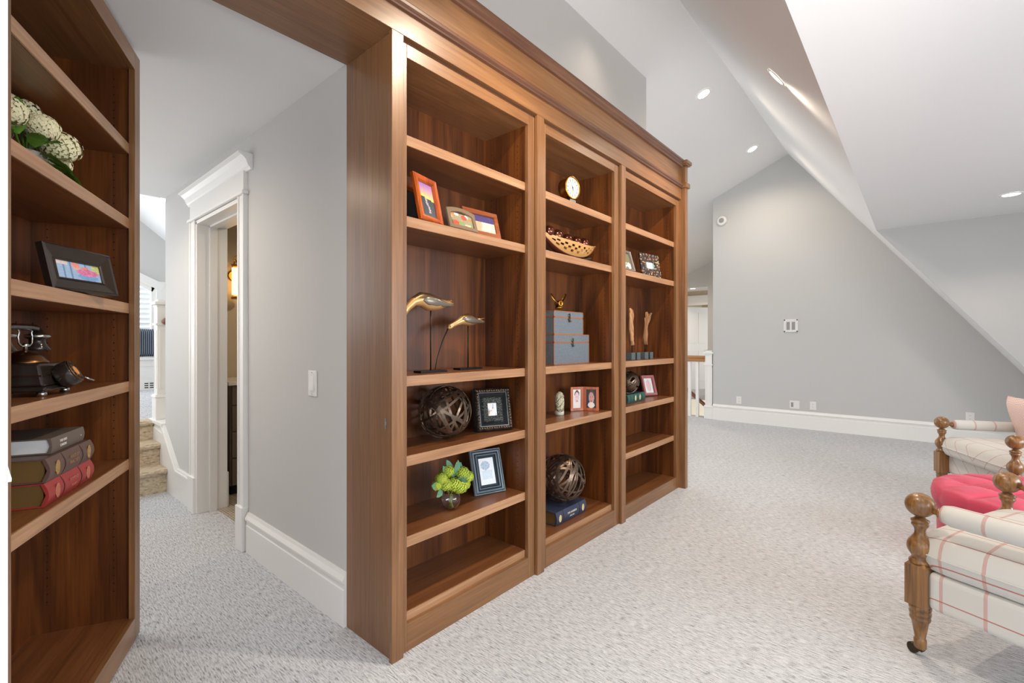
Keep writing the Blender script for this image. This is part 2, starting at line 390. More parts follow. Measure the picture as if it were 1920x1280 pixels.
# window wall of landing (opening with clipped corner)
WX = -7.4
ww = MB()
def poly_x(b, pts, x0, x1):
    b.prism([(0, y, z) for y, z in pts], (x0, 0, 0), (x1, 0, 0))
poly_x(ww, [(-2.6, LZ), (-2.6, 1.03), (3.2, 1.03), (3.2, LZ)], WX-.15, WX)
poly_x(ww, [(-2.6, 1.03), (-2.6, 4.4), (-.9, 4.4), (-.9, 1.03)], WX-.15, WX)
poly_x(ww, [(.80, 1.03), (.80, 2.10), (.80, 4.0), (3.2, 4.0), (3.2, 1.03)], WX-.15, WX)
poly_x(ww, [(-.9, 2.22), (-.9, 4.0), (.80, 4.0), (.80, 2.08), (.45, 2.26), (-.55, 2.26)], WX-.15, WX)
struct(ww.build('wall_landing', wall_m))
struct(slab('ceiling', [(-3.2, 3.2, .95), (WX-.1, 3.2, .95), (WX-.1, -1.6, 4.9), (-3.2, -1.6, 4.9)], ceil_m))
wn = sempty('window_1')
def ptrim(name, pa, pb, w, x0, x1):
    a = Vector((0, pa[0], pa[1])); c = Vector((0, pb[0], pb[1])); d = (c-a).normalized(); nn = Vector((0, -d.z, d.y))
    b = MB(); v = [a+nn*w[0]-d*0, c+nn*w[0], c+nn*w[1], a+nn*w[1]]
    b.prism([tuple(p) for p in v], (x0, 0, 0), (x1, 0, 0)); return b.build(name, trim_m, wn, .003)
ptrim('casing', (.80, 1.03), (.80, 2.18), (-.115, 0), WX, WX+.03)
ptrim('head_casing', (.915, 2.135), (.36, 2.41), (-.0, .115), WX, WX+.034)
ptrim('head_casing', (.36, 2.41), (-.9, 2.41), (0, .115), WX, WX+.034)
ptrim('shutter_frame', (.80, 2.10), (.40, 2.31), (0, .10), WX-.05, WX+.01)
ptrim('shutter_frame', (.74, 1.03), (.74, 2.16), (-.06, .0), WX-.05, WX+.01)
slat_m = mat('white_shutter', S(240, 243, 246), .4)
z = 1.06
while z < 2.26:
    MB().prism([(-.02, 0, -.022), (-.012, 0, -.026), (.02, 0, .022), (.012, 0, .026)], (WX-.03, -.85, z), (WX-.03, .735 if z < 2.1 else .735-(z-2.1)*1.9, z)).build('slat', slat_m, wn); z += .076
MB().box((WX-.16, -.9, 1.0), (WX-.15, .8, 2.3)).build('pane', mat('sky_lit_glass', S(235, 243, 250), .2, emit=(.85, .93, 1, 1), es=1.0), wn)
bn = thing('window_bench', 'white built-in window bench with floor vent on the landing', 'bench', (-6.93, 0, LZ))
bench_z = .46
MB().box((0, -2.4, 0), (-.46, 1.6, bench_z-.02)).build('body', trim_m, bn)
MB().box((.02, -2.4, bench_z-.025), (-.46, 1.6, bench_z+.012)).build('seat', trim_m, bn, .004)
MB().box((.0, -2.4, bench_z-.115), (.006, 1.6, bench_z-.105)).box((.0, -2.4, 0), (.012, 1.6, .13)).build('moulding', trim_m, bn)
vt = MB()
for i in range(2):
    for k in range(3): vt.box((.011, .565+i*.062, .030+k*.030), (.014, .610+i*.062, .044+k*.030))
vt.build('vent_slots', dark_m, bn)
def pillow(w, d, h, n=14, pw=.42):
    """pillow mesh in xy (w,d) thickness h"""
    b = MB(); v = []; f = []
    for sgn in (1, -1):
        for i in range(n+1):
            for j in range(n+1):
                u = -1+2*i/n; t = -1+2*j/n
                e = max(0, (1-u**4))**pw*max(0, (1-t**4))**pw
                pin = 1-.07*(abs(t)**2)*(1-abs(u)**4); pin2 = 1-.07*(abs(u)**2)*(1-abs(t)**4)
                v.append((u*w/2*(1-.05*(1-abs(t))**1)*1.0, t*d/2*(1-.05*(1-abs(u))), sgn*h/2*e))
    m = (n+1)**2
    for k in range(2):
        for i in range(n):
            for j in range(n):
                a = k*m+i*(n+1)+j; q = (a, a+1, a+n+2, a+n+1); f.append(q if k else tuple(reversed(q)))
    b.add(v, f, 0, True); return b
def striped(name, c1, c2, sc_, axis=0):
    m = mat(name, c1, .9); n = N(m); tc = n.n('ShaderNodeTexCoord'); sp = n.n('ShaderNodeSeparateXYZ'); n.l(tc.outputs['Object'], sp.inputs[0])
    a = n.math('LESS_THAN', n.math('FRACT', n.math('MULTIPLY', n.math('ADD', sp.outputs[axis], 10), sc_)), .3)
    n.l(n.mix(a, c1, c2), n.b.inputs['Base Color']); return m
tag(pillow(.42, .42, .15).build('throw_pillow', striped('navy_stripe', S(48, 58, 74), S(150, 160, 170), 42), None, 0, (-7.13, .66, LZ+.46+.012+.215), (R(90), R(0), R(90))),
    'navy pinstriped square pillow on the window bench', 'pillow')
def patch():
    m = mat('patchwork', S(230, 222, 208), .9); n = N(m); ch = n.n('ShaderNodeTexChecker'); n.l(n.coord((1, 1, 1), False), ch.inputs[0])
    ch.inputs['Scale'].default_value = 9; ch.inputs['Color1'].default_value = S(232, 222, 204); ch.inputs['Color2'].default_value = S(70, 84, 104); n.l(ch.outputs[0], n.b.inputs['Base Color']); return m
tag(pillow(.44, .44, .14).build('throw_pillow', patch(), None, 0, (-7.02, .27, LZ+.46+.012+.255), (R(90), R(14), R(82))),
    'cream and blue patchwork pillow leaning on the window bench', 'pillow')
# newel on landing
def newel(name, label, loc, w, base_h, h, rot=0, off=0):
    t = thing(name, label, 'newel post', loc, rot)
    MB().box((-w/2, -w/2, 0), (w/2, w/2, base_h)).box((-w/2-.006, -w/2-.006, base_h-.03), (w/2+.006, w/2+.006, base_h-.012)).build('base', trim_m, t, .004)
    s = w*.80
    MB().box((-s/2, -s/2, base_h), (s/2, s/2, h-.05)).build('shaft', trim_m, t, .003)
    p = MB()
    for a in range(4):
        m = Matrix.Rotation(a*PI/2, 3, 'Z'); q = s/2; r = .016; z0 = base_h+.06; z1 = h-.28
        for bx in (((-q+.018, -q-.004, z0), (-q+.026, -q+.002, z1)), ((q-.026, -q-.004, z0), (q-.018, -q+.002, z1)), ((-q+.018, -q-.004, z0-.008), (q-.018, -q+.002, z0)), ((-q+.018, -q-.004, z1), (q-.018, -q+.002, z1+.008))):
            t0 = MB().box(*bx); p.add([m @ Vector(v) for v in t0.v], t0.f)
    p.build('panel_mould', trim_m, t)
    MB().box((-s/2-.012, -s/2-.012, h-.235), (s/2+.012, s/2+.012, h-.215)).build('collar', trim_m, t, .003)
    MB().box((-s/2-.022, -s/2-.022, h-.05), (s/2+.022, s/2+.022, h-.02)).box((-s/2-.006, -s/2-.006, h-.07), (s/2+.006, s/2+.006, h-.05)).box((-s/2+.005, -s/2+.005, h-.02), (s/2-.005, s/2-.005, h)).build('cap', trim_m, t, .006)
    return t
newel('newel_post', 'white panelled newel post at the top of the carpeted hall steps', (-3.672, .075, LZ+.005), .136, .225, 1.08)
MB_h = MB().tube([(-3.60, .075, 1.43), (-3.55, .075, 1.43)], .028, 12).sphere((-3.545, .075, 1.43), .034)
tag(MB_h.build('handrail_end', dark_rail), 'brown rounded handrail end fixed to the landing newel post', 'handrail')

# --- stair hall behind far wall
newel('newel_post', 'white panelled newel post at the left end of the far gray wall', (-1.045, 6.80, 0), .135, .215, 1.10)
rl = thing('stair_railing', 'white balusters under an oak handrail beside the far wall', 'railing', (-1.12, 6.86, 0))
MB().prism([(0, -.03, .915), (0, .03, .915), (0, .034, .95), (0, .022, .965), (0, .034, .985), (0, .026, 1.015), (0, -.026, 1.015), (0, -.034, .985), (0, -.022, .965), (0, -.034, .95)], (-1.7, 0, 0), (0, 0, 0)).build('handrail', rail_wood, rl)
for i in range(12):
    x = -.142 - i*.128; MB().box((x-.022, -.022, 0), (x+.022, .022, .915)).build('baluster', trim_m, rl)
struct(MB().box((-3.4, 7.02, -1.6), (-.9, 10.1, -1.5)).build('floor', carpet_m))
struct(MB().box((-.975, FY+.15, -1.5), (-.88, 10.0, 3.6)).build('wall_stairwell', wall_m))
struct(MB().box((-3.4, 7.3, -1.5), (-3.3, 14, 3.6)).build('wall_stairwell_left', beige_m))
fw = MB()
fw.box((-2.139, 10.0, -1.5), (-.88, 10.12, 4)).box((-3.4, 10.0, 2.525), (-2.139, 10.12, 4)); struct(fw.build('wall_stair_rear', wall_m))
struct(MB().box((-3.4, 10.0, -.1), (-.88, 14, 0)).build('floor', carpet_m))
struct(MB().box((-3.4, 10.12, 2.525), (-.88, 14, 2.6)).build('ceiling', ceil_m))
d2 = sempty('door_2')
struct(MB().box((-3.4, 11.0, 2.40), (-.9, 11.15, 2.525)).box((-2.30, 11.0, 0), (-.9, 11.15, 2.4)).build('wall_corridor', beige_m))
MB().box((-3.4, 10.96, 2.17), (-2.28, 11.0, 2.38)).build('head_casing', trim_m, d2, .004)
MB().box((-3.4, 10.94, 2.38), (-2.26, 11.0, 2.41)).build('crown', trim_m, d2, .004)
sl = MB().box((0, -.02, 0), (.76, .02, 2.15)).build('door_slab', trim_m, d2, .002, (-3.10, 11.1, 0), (0, 0, R(58)))
for zz in (.2, 1.2):
    MB().box((.12, -.026, zz), (.34, -.02, zz+.8)).box((.42, -.026, zz), (.64, -.02, zz+.8)).build('door_panel', trim_m, sl, .004)
MB().sphere((.69, -.06, 1.0), .028).lathe([(0, .01), (.04, .01)], (.69, -.02, 1.0), 8, (0, -1, 0)).build('door_knob', black_m, sl)
for zz in (.25, 1.05, 1.85): MB().box((-.01, -.03, zz), (.015, .0, zz+.09)).build('hinge', black_m, sl)
struct(MB().box((-3.4, 13.0, 0), (-.9, 13.1, 2.5)).build('wall_room_rear', beige_m))
sr = thing('stair_handrail', 'brown sloping handrail on the lower flight beyond the white balusters', 'handrail', (-1.25, 8.3, 0))
MB().tube([(-1.6, 0, 1.02), (.3, 0, -.55)], .035, 10).build('rail', dark_rail, sr)
lf = thing('lower_stairs', 'carpeted lower stair flight glimpsed between the balusters', 'stairs', (-1.0, 7.4, 0))
for i in range(8):
    MB().box((-2.1+i*.25, 1.1, -1.5), (-1.85+i*.25, 2.1, -.05-i*.17)).build('step', stair_m, lf)

# ================================================================== WALL DETAILS
def plate(label, x, z, w, h, kind, cat='outlet', group=None, y=FY, mounted=None):
    t = thing('wall_plate' if kind != 'outlet' else 'wall_outlet', label, cat, (x, y, z), 0, group)
    MB().box((-w/2, -.006, -h/2), (w/2, 0, h/2)).build('plate', plate_m, t, .003)
    if kind == 'outlet':
        for s in (-1, 1):
            b = MB().lathe([(0, .016), (.002, .016)], (0, -.006, s*.02), 14, (0, -1, 0)).build('receptacle', plate_m, t)
            MB().box((-.007, -.0088, s*.02-.003), (-.004, -.008, s*.02+.006)).box((.004, -.0088, s*.02-.003), (.007, -.008, s*.02+.006)).build('slots', gray_plastic, b)
    elif kind == 'double':
        for s in (-1, 1): MB().box((s*.03-.015, -.0085, -.033), (s*.03+.015, -.006, .033)).build('insert', gray_plastic if s < 0 else plate_m, t, .002)
    elif kind == 'recess':
        fr = MB().box((-w/2, -.010, h/2-.02), (w/2, -.004, h/2)).box((-w/2, -.010, -h/2), (w/2, -.004, -h/2+.02)).box((-w/2, -.010, -h/2), (-w/2+.02, -.004, h/2)).box((w/2-.02, -.010, -h/2), (w/2, -.004, h/2)).build('rim', plate_m, t, .002)
        MB().box((-.055, -.0095, -.06), (-.012, -.006, .055)).box((.012, -.0095, -.06), (.055, -.006, .055)).build('cover', gray_plastic, t, .003)
    return t
plate('white outlet low on the far gray wall, nearest the newel post', -.586, .34, .075, .115, 'outlet')
plate('white double wall plate low on the far wall beside an outlet', .166, .335, .125, .115, 'double', 'wall plate')
plate('white outlet low on the far wall, right of the double plate', .393, .34, .078, .118, 'outlet')
plate('white outlet on the far wall behind the farther chair arm', 1.987, .345, .078, .118, 'outlet')
plate('square white recessed media plate at mid height of the far wall', .118, 1.48, .18, .185, 'recess', 'wall plate')
sd = thing('smoke_detector', 'round white smoke detector high on the far wall', 'detector', (-.836, FY, 3.165))
MB().lathe([(0, .075), (.02, .075), (.03, .062), (.036, .045)], (0, 0, 0), 24, (0, -1, 0)).build('housing', plate_m, sd)
MB().lathe([(.034, .038), (.042, .036), (.044, .02)], (0, 0, 0), 20, (0, -1, 0)).build('cover', gray_plastic, sd)
sw = thing('light_switch', 'white rocker light switch on the gray hall wall', 'switch', (-.675, .018, 1.048))
MB().box((-.040, -.007, -.062), (.040, 0, .062)).build('plate', plate_m, sw, .004)
MB().add([(-.018, -.007, -.034), (.018, -.007, -.034), (.018, -.007, .034), (-.018, -.007, .034), (-.018, -.015, -.034), (.018, -.015, -.034), (.018, -.008, .034), (-.018, -.008, .034)], [(0,1,5,4),(1,2,6,5),(2,3,7,6),(3,0,4,7),(4,5,6,7),(0,3,2,1)]).build('rocker', plate_m, sw, .001)
MB().sphere((0, -.007, .052), (.003, .002, .003), 8, 4).sphere((0, -.007, -.052), (.003, .002, .003), 8, 4).build('screws', gray_plastic, sw)

def can(label, loc, n, r=.062):
    t = thing('recessed_light', label, 'ceiling light', loc)
    t.rotation_mode = 'QUATERNION'; t.rotation_quaternion = Vector((0, 0, 1)).rotation_difference(Vector(n).normalized())
    MB().lathe([(-.001, r+.018), (.004, r+.016), (.005, r), (.001, r-.004)], (0, 0, 0), 24, cap=False).build('trim_ring', trim_m, t)
    MB().lathe([(.001, r-.003), (.003, r-.006)], (0, 0, 0), 24).build('lens', lens_m, t)
    return t
nL = (mL, 0, -1); nR = (-mR, 0, -1)
can('lit recessed light higher on the left ceiling slope, nearer the bookcase', (-.189, 4.01, zl(-.189)-.002), nL)
can('lit recessed light lower on the left ceiling slope, nearer the far wall', (-.185, 5.90, zl(-.185)-.002), nL)
can('lit recessed light on the steep slope right of the ceiling ridge', (.814, 2.456, zr(.814)-.004), nR)
can('lit recessed light in the flat dormer ceiling at far right', (2.159, 5.097, cz-.002), (0, 0, -1))
can('small recessed light in the corridor ceiling beyond the stair rail', (-2.60, 10.32, 2.523), (0, 0, -1))
can('small recessed light in the sloped ceiling over the landing', (-5.9, .56, .95+(3.2-.56)*3.95/4.8-.004), (0, -.823, -1))

# ================================================================== BOOKCASES
# local frame: x along the face, y = depth (0 front), z up
def holes(b, x, ys, z0, z1, sgn):
    z = z0
    while z < z1:
        for y in ys:
            c = Vector((x, y, z)); k = 6
            b.add([c+Vector((sgn*.0008, .0028*math.cos(2*PI*i/k), .0028*math.sin(2*PI*i/k))) for i in range(k)], [tuple(range(k))])
        z += .032
def unit(name, label, loc, rotz, x0, x1, ix0, ix1, ztop, iztop, shelves, yf, depth, zbase, bottom_shelf=True, group=None, z0=0, door=False):
    t = thing(name, label, 'bookcase', loc, rotz, group); bv = .0015
    # face frame
    MB().box((x0, yf, z0), (ix0, yf+.022, ztop)).build('stile', wood_z, t, bv)
    MB().box((ix1, yf, z0), (x1, yf+.022, ztop)).build('stile', wood_z, t, bv)
    MB().box((ix0, yf, iztop), (ix1, yf+.022, ztop)).build('top_rail', wood_x, t, bv)
    MB().box((ix0, yf, z0), (ix1, yf+.022, zbase)).build('base_rail', wood_x, t, bv)
    s0, s1 = ix0-.001, ix1+.001
    if door: s0, s1 = x0+.02, x1-.045
    MB().box((s0-.018, yf+.022, z0), (s0, depth, ztop-.01)).build('side_panel', pan_shade_z, t)
    MB().box((s1, yf+.022, z0), (s1+.018, depth, ztop-.01)).build('side_panel', pan_shade_z, t)
    MB().box((s0-.018, depth, z0), (s1+.018, depth+.008, ztop-.01)).build('back_panel', pan_shade_z, t)
    MB().box((s0, yf+.022, iztop), (s1, depth, iztop+.018)).build('top_panel', wood_x, t)
    yb = yf+.025
    if bottom_shelf:
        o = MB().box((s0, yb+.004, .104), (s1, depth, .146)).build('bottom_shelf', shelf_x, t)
        MB().box((s0+.002, yb-.004, .105), (s1-.002, yb+.0035, .145)).build('nosing', edge_lit_x, o, bv)
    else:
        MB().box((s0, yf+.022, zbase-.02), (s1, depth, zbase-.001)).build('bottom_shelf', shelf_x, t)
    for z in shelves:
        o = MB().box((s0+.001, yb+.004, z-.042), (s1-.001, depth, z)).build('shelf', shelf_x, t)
        MB().box((s0+.001, yb-.004, z-.042), (s1-.001, yb+.0035, z+.0005)).build('nosing', edge_lit_x, o, bv)
    h = MB(); holes(h, s0, (yf+.075, depth-.05), .22, ztop-.12, 1); holes(h, s1, (yf+.075, depth-.05), .22, ztop-.12, -1)
    ho = h.build('pin_holes', hole_m, t); ho['kind'] = 'stuff'
    return t
Z1, Z2, Z3, Z4, Z5, Z0 = 2.093, 1.762, 1.108, .781, .451, .146
unit('bookcase_unit', 'walnut bookcase bay nearest the hall, six shelves, holding bird sculptures', (0, 0, 0), R(90), .055, .915, .085, .860, 2.449, 2.394, [Z1, Z2, Z3, Z4, Z5], .02, .337, .11)
unit('bookcase_unit', 'middle walnut bookcase bay holding clock, stacked boxes and woven ball', (0, 0, 0), R(90), .975, 1.850, 1.015, 1.785, 2.449, 2.398, [Z1, Z2, Z3, Z4], .02, .337, .11)
unit('bookcase_unit', 'farthest walnut bookcase bay holding driftwood pieces and pink frame', (0, 0, 0), R(90), 1.910, 2.905, 1.945, 2.850, 2.449, 2.400, [Z1, Z2, Z3, Z4, Z5], .02, .337, .10, False)
sb = thing('bookcase_surround', 'walnut posts, header and crown framing the three bookcase bays', 'bookcase', (0, 0, 0), R(90))
for a, b_ in ((0, .055), (.915, .975), (1.850, 1.910)): MB().box((a, 0, 0), (b_, .020, 2.461)).build('post', wood_z, sb, .002)
MB().box((.013, .020, 0), (.030, .357, 2.461)).build('end_panel', wood_z, sb)
MB().box((-1.08, .0, 0), (-1.045, .30, 2.461)).build('hinge_jamb', wood_z, sb)
MB().box((2.905, -.036, 0), (2.960, .357, 2.735)).build('end_post', wood_z, sb, .002)
MB().box((-1.35, 0, 2.461), (2.905, .024, 2.556)).build('header', wood_x, sb, .0015)
MB().box((.055, .0245, 2.4495), (2.905, .062, 2.4625)).build('filler_strip', mould_x, sb)  # added behind the gap to block light leaking through
MB().box((.030, .060, 2.4625), (2.905, .355, 2.475)).build('top_board', wood_x, sb)
MB().box((-1.35, .024, 2.4615), (.013, .357, 2.490)).build('soffit_board', wood_x, sb)
MB().box((-1.35, 0, 2.597), (2.905, .024, 2.736)).build('frieze', wood_x, sb)
mp = [(.0, 2.553), (-.012, 2.556), (-.014, 2.562), (-.024, 2.570), (-.026, 2.580), (-.016, 2.584), (-.010, 2.596), (.0, 2.599), (.024, 2.599), (.024, 2.553)]
MB().prism([(0, y, z) for y, z in mp], (-1.35, 0, 0), (2.905, 0, 0)).build('picture_mould', mould_x, sb)
mc = [(.0, 2.732), (-.014, 2.735), (-.018, 2.746), (-.026, 2.753), (-.030, 2.764), (-.037, 2.769), (-.037, 2.782), (.36, 2.784), (.36, 2.770), (.02, 2.770), (.02, 2.732)]
MB().prism([(0, y, z) for y, z in mc], (-1.35, 0, 0), (2.905, 0, 0)).build('crown', mould_x, sb)
MB().box((2.888, -.054, 2.745), (2.982, .36, 2.755)).box((2.880, -.062, 2.755), (2.990, .36, 2.784)).build('crown_cap', wood_x, sb, .004)
MB().box((2.892, -.052, 2.556), (2.978, .36, 2.598)).build('post_collar', wood_x, sb, .006)
MB().box((.0115, .055, .90), (.013, .067, .945)).box((.008, .058, .918), (.013, .064, .93)).build('strike_plate', chrome_m, sb)
# hinged bookcase door, swung open at left
DO = Vector((-.104, -1.013, 0)); DR = math.atan2(.432, -.902)
unit('hinged_bookcase', 'open hinged walnut bookcase door at left holding old telephone and books', DO, DR, 0, .970, .026, .910, 2.453, 2.380, [2.070, 1.760, 1.408, 1.085, .763], .0, .335, .10, False, z0=.008, door=True)
# white jamb left of the hinge
struct(MB().box((-.10, -1.079, 0), (.004, -1.012, 2.46)).build('trim_3', trim_m))
tag(MB().prism([(0, 0, .937), (.006, 0, .937), (.006, .0058, .937), (.006, .0062, .944), (.006, .0005, .973), (0, 0, .973)], (-.004, -1.0125, 0), (.004, -1.0125, 0)).build('latch_catch', plate_m), 'small white latch catch on the jamb beside the open bookcase', 'latch')

# ================================================================== SMALL OBJECTS
def D(t, d, z=0):   # door-local -> world : t along face from hinge, d depth
    f = Vector((-.902, .432, 0)); i = Vector((-.432, -.902, 0)); return DO + f*t + i*d + Vector((0, 0, z))
def photo(parent, w, h, fn, nx=26, nz=26, y=-.001, x0=0, z0=0, name='photo', rough=.25):
    """flat print: face colours sampled from fn(u,v)"""
    me = bpy.data.meshes.new(name); v = []; f = []
    for j in range(nz+1):
        for i in range(nx+1): v.append((x0-w/2+w*i/nx, y, z0+h*j/nz))
    for j in range(nz):
        for i in range(nx): a = j*(nx+1)+i; f.append((a, a+1, a+nx+2, a+nx+1))
    me.from_pydata(v, [], f); ca = me.color_attributes.new('print', 'FLOAT_COLOR', 'CORNER'); k = 0; cols = []
    for j in range(nz):
        for i in range(nx):
            c = fn((i+.5)/nx, (j+.5)/nz); c = S(*c)
            cols += list(c)*4
    ca.data.foreach_set('color', cols); me.materials.append(print_m if rough > .2 else print_m)
    o = bpy.data.objects.new(name, me); COL.objects.link(o); o.parent = parent; return o
print_m = mat('photo_print', (1, 1, 1, 1), .3); n_ = N(print_m); at_ = n_.n('ShaderNodeVertexColor'); at_.layer_name = 'print'; n_.l(at_.outputs[0], n_.b.inputs['Base Color'])
def lerp(a, b, t): return tuple(a[i]+(b[i]-a[i])*t for i in range(3))
def el(u, v, cx, cy, rx_, ry_): return ((u-cx)/rx_)**2+((v-cy)/ry_)**2 < 1
rr = random.Random(3)
def nz_(c, k=10): d = rr.uniform(-k, k); return tuple(max(0, min(255, x+d)) for x in c)

def frame(label, loc, yaw, lean, w, h, bar, prof, m, mm=None, fn=None, cat='picture frame', arch=False, group=None, deep=.02, name='picture_frame'):
    """yaw = azimuth of the face normal (deg). local x = right, -y = front."""
    t = thing(name, label, cat, loc, 0, group); t.rotation_euler = (0, 0, R(yaw+90))
    # leaning body : one rotation level baked into vertices
    ln = R(lean); M = Matrix.Rotation(-ln, 3, 'X')
    def put(b): b.v = [tuple(M @ Vector(v)) for v in b.v]; return b
    # moulding profile (distance inward, forward offset)
    loops = []
    for (din, fwd) in prof:
        x, z0, z1 = w/2-din*bar, din*bar, h-din*bar
        if arch and din < 1.01:
            top = [(x*(1-2*i/10), -fwd, z1+arch*(1-(1-2*i/10)**2)) for i in range(0, 11)]
            loops.append([(-x, -fwd, z0), (x, -fwd, z0)]+top)
        else: loops.append([(-x, -fwd, z0), (x, -fwd, z0), (x, -fwd, z1), (-x, -fwd, z1)])
    b = MB(); k = len(loops[0])
    for la, lb in zip(loops, loops[1:]):
        for i in range(k): j = (i+1) % k; b.add([la[i], la[j], lb[j], lb[i]], [(0, 1, 2, 3)])
    b.add(loops[0][::-1], [tuple(range(k))])
    put(b).build('moulding', m, t)
    if mm:
        iw, ih = w-2*bar*.98, h-2*bar*.98; q = MB().box((-iw/2, -.004, bar*.98), (iw/2, -.001, bar*.98+ih)); put(q).build('mat_board', mm, t)
    st_ = MB().add([(-.02, .004, h*.72), (.02, .004, h*.72), (.03, h*.36, h*.03), (-.03, h*.36, h*.03), (-.02, .007, h*.72), (.02, .007, h*.72), (.03, h*.36+.003, h*.03), (-.03, h*.36+.003, h*.03)], [(0,1,2,3),(7,6,5,4),(0,4,5,1),(1,5,6,2),(2,6,7,3),(3,7,4,0)])
    # easel back stays upright-ish; keep above the shelf
    zc = []
    for v in st_.v:
        p = M @ Vector((v[0], min(v[1], .05) if v[1] > .01 else v[1], v[2])); zc.append((p.x, p.y, max(p.z, .002)))
    st_.v = zc; st_.build('easel_back', black_m, t)
    if fn:
        fw_, fh, fz = fn[1]; o = photo(t, fw_, fh, fn[0], y=-.006, z0=fz)
        for vv in o.data.vertices: vv.co = M @ vv.co
    return t
P_std = [(0, 0), (0, .014), (.15, .020), (.5, .016), (.8, .017), (1, .008), (1, .004)]
P_bev = [(0, 0), (0, .020), (.12, .024), (.2, .020), (.85, .010), (.9, .013), (1, .010), (1, .004)]

# --- door unit objects
def fl(u, v):
    if v > .78 and u < .28: return nz_((222, 205, 200))
    if el(u, v, .45, .80, .09, .22): return nz_((232, 150, 140)) if v > .7 else nz_((226, 168, 150))
    if el(u, v, .70, .48, .26, .20) : return nz_((214, 120, 160), 22)
    if el(u, v, .66, .72, .08, .10): return nz_((222, 140, 120))
    if el(u, v, .70, .22, .24, .20): return nz_((120, 160, 210))
    if u > .80 and v > .55: return nz_((190, 196, 130), 16)
    if abs((u*6) % 1-.5) > .44: return (110, 140, 180)
    return nz_((158, 184, 216), 8)
blk = mat('espresso_frame', S(44, 34, 28), .25)
frame('wide dark espresso frame with photo of pink flowers on blue boards', (-.578, -.822, 1.409), 44.5, 12.8, .262, .150, .046, P_bev, blk, None, (fl, (.172, .06, .046)))
# telephone
def phone():
    bk = mat('phone_black', S(40, 32, 28), .18); cop = mat('aged_copper', S(120, 86, 58), .3, 1)
    p = D(.415, .142, 1.0855)
    t = thing('rotary_telephone', 'antique black rotary telephone with brass bell and cradle', 'telephone', p, DR)
    F6 = [(0,3,2,1),(4,5,6,7),(0,1,5,4),(1,2,6,5),(2,3,7,6),(3,0,4,7)]
    def blk_(b, x0, x1, y0, y1, z0, X0, X1, Y0, Y1, z1): b.add([(x0,y0,z0),(x1,y0,z0),(x1,y1,z0),(x0,y1,z0),(X0,Y0,z1),(X1,Y0,z1),(X1,Y1,z1),(X0,Y1,z1)], F6)
    b = MB(); blk_(b, -.088, .088, -.088, .085, .014, -.085, .085, -.085, .082, .030); blk_(b, -.082, .082, -.080, .080, .030, -.074, .074, -.066, .074, .098); b.build('body', bk, t, .006)
    MB().box((-.083, -.077, .060), (.083, .079, .064)).build('trim_line', cop, t, .001)
    for x in (-.072, .072):
        for y in (-.072, .068): MB().lathe([(0, .013), (.015, .012)], (x, y, 0), 12).build('foot', chrome_m, t)
    MB().lathe([(0, .056), (.004, .056), (.010, .050), (.022, .043), (.032, .030), (.038, .014), (.040, .004)], (0, -.005, .098), 24).build('bell', cop, t)
    MB().lathe([(0, .006), (.012, .005), (.018, .010), (.024, .003)], (0, -.005, .136), 10).build('finial', chrome_m, t)
    for q_ in (-1, 1):
        MB().tube([(0, -.005, .150), (q_*.020, -.005, .150), (q_*.036, -.005, .158), (q_*.040, -.005, .178), (q_*.034, -.005, .192), (q_*.042, -.005, .204), (q_*.046, -.005, .224)], .0028, 6).build('cradle', chrome_m, t)
    MB().tube([(-.125, -.005, .203), (-.110, -.005, .207), (-.06, -.005, .209), (.02, -.005, .209), (.055, -.005, .207), (.072, -.005, .200)], [.009, .011, .0105, .0105, .011, .010], 10).build('handset', bk, t)
    for x in (.070, -.122):
        MB().lathe([(0, .012), (-.008, .015), (-.014, .028), (-.024, .030), (-.028, .021), (-.038, .020), (-.050, .026), (-.062, .034), (-.064, .030)], (x, -.005, .200), 18).build('earpiece' if x < 0 else 'mouthpiece', [bk], t)
        MB().lathe([(-.012, .028), (-.020, .033), (-.024, .026)], (x, -.005, .200), 18).build('ring', chrome_m, t)
    ax = Vector((.12, -.84, .50)).normalized(); c = Vector((.018, -.112, .068))
    MB().lathe([(-.040, .036), (-.034, .040), (.0, .040), (.004, .038)], c, 24, ax).build('dial_case', bk, t)
    dl = MB().lathe([(.004, .038), (.008, .037)], c, 24, ax).build('dial', cop, t)
    q = Vector((0, 0, 1)).rotation_difference(ax); fh = MB()
    for i in range(10):
        a = R(40+i*28); p0 = c + q @ Vector((.028*math.cos(a), .028*math.sin(a), .0085)); fh.lathe([(0, .0048), (.0006, .0048)], p0, 10, ax)
    fh.build('finger_holes', hole_m, dl); MB().lathe([(.008, .016), (.010, .015)], c, 18, ax).build('number_disc', mat('dial_orange', S(206, 140, 76), .5), dl)
    MB().tube([c+q@Vector((.02, -.026, .012)), c+q@Vector((.030, -.038, .018)), c+q@Vector((.045, -.044, .022))], .0025, 6).build('finger_stop', chrome_m, t)
    MB().tube([(.078, .02, .145), (.086, .030, .12), (.092, .035, .07), (.088, .05, .03), (.06, .09, .008)], .0035, 6).build('cord', black_m, t)
phone()
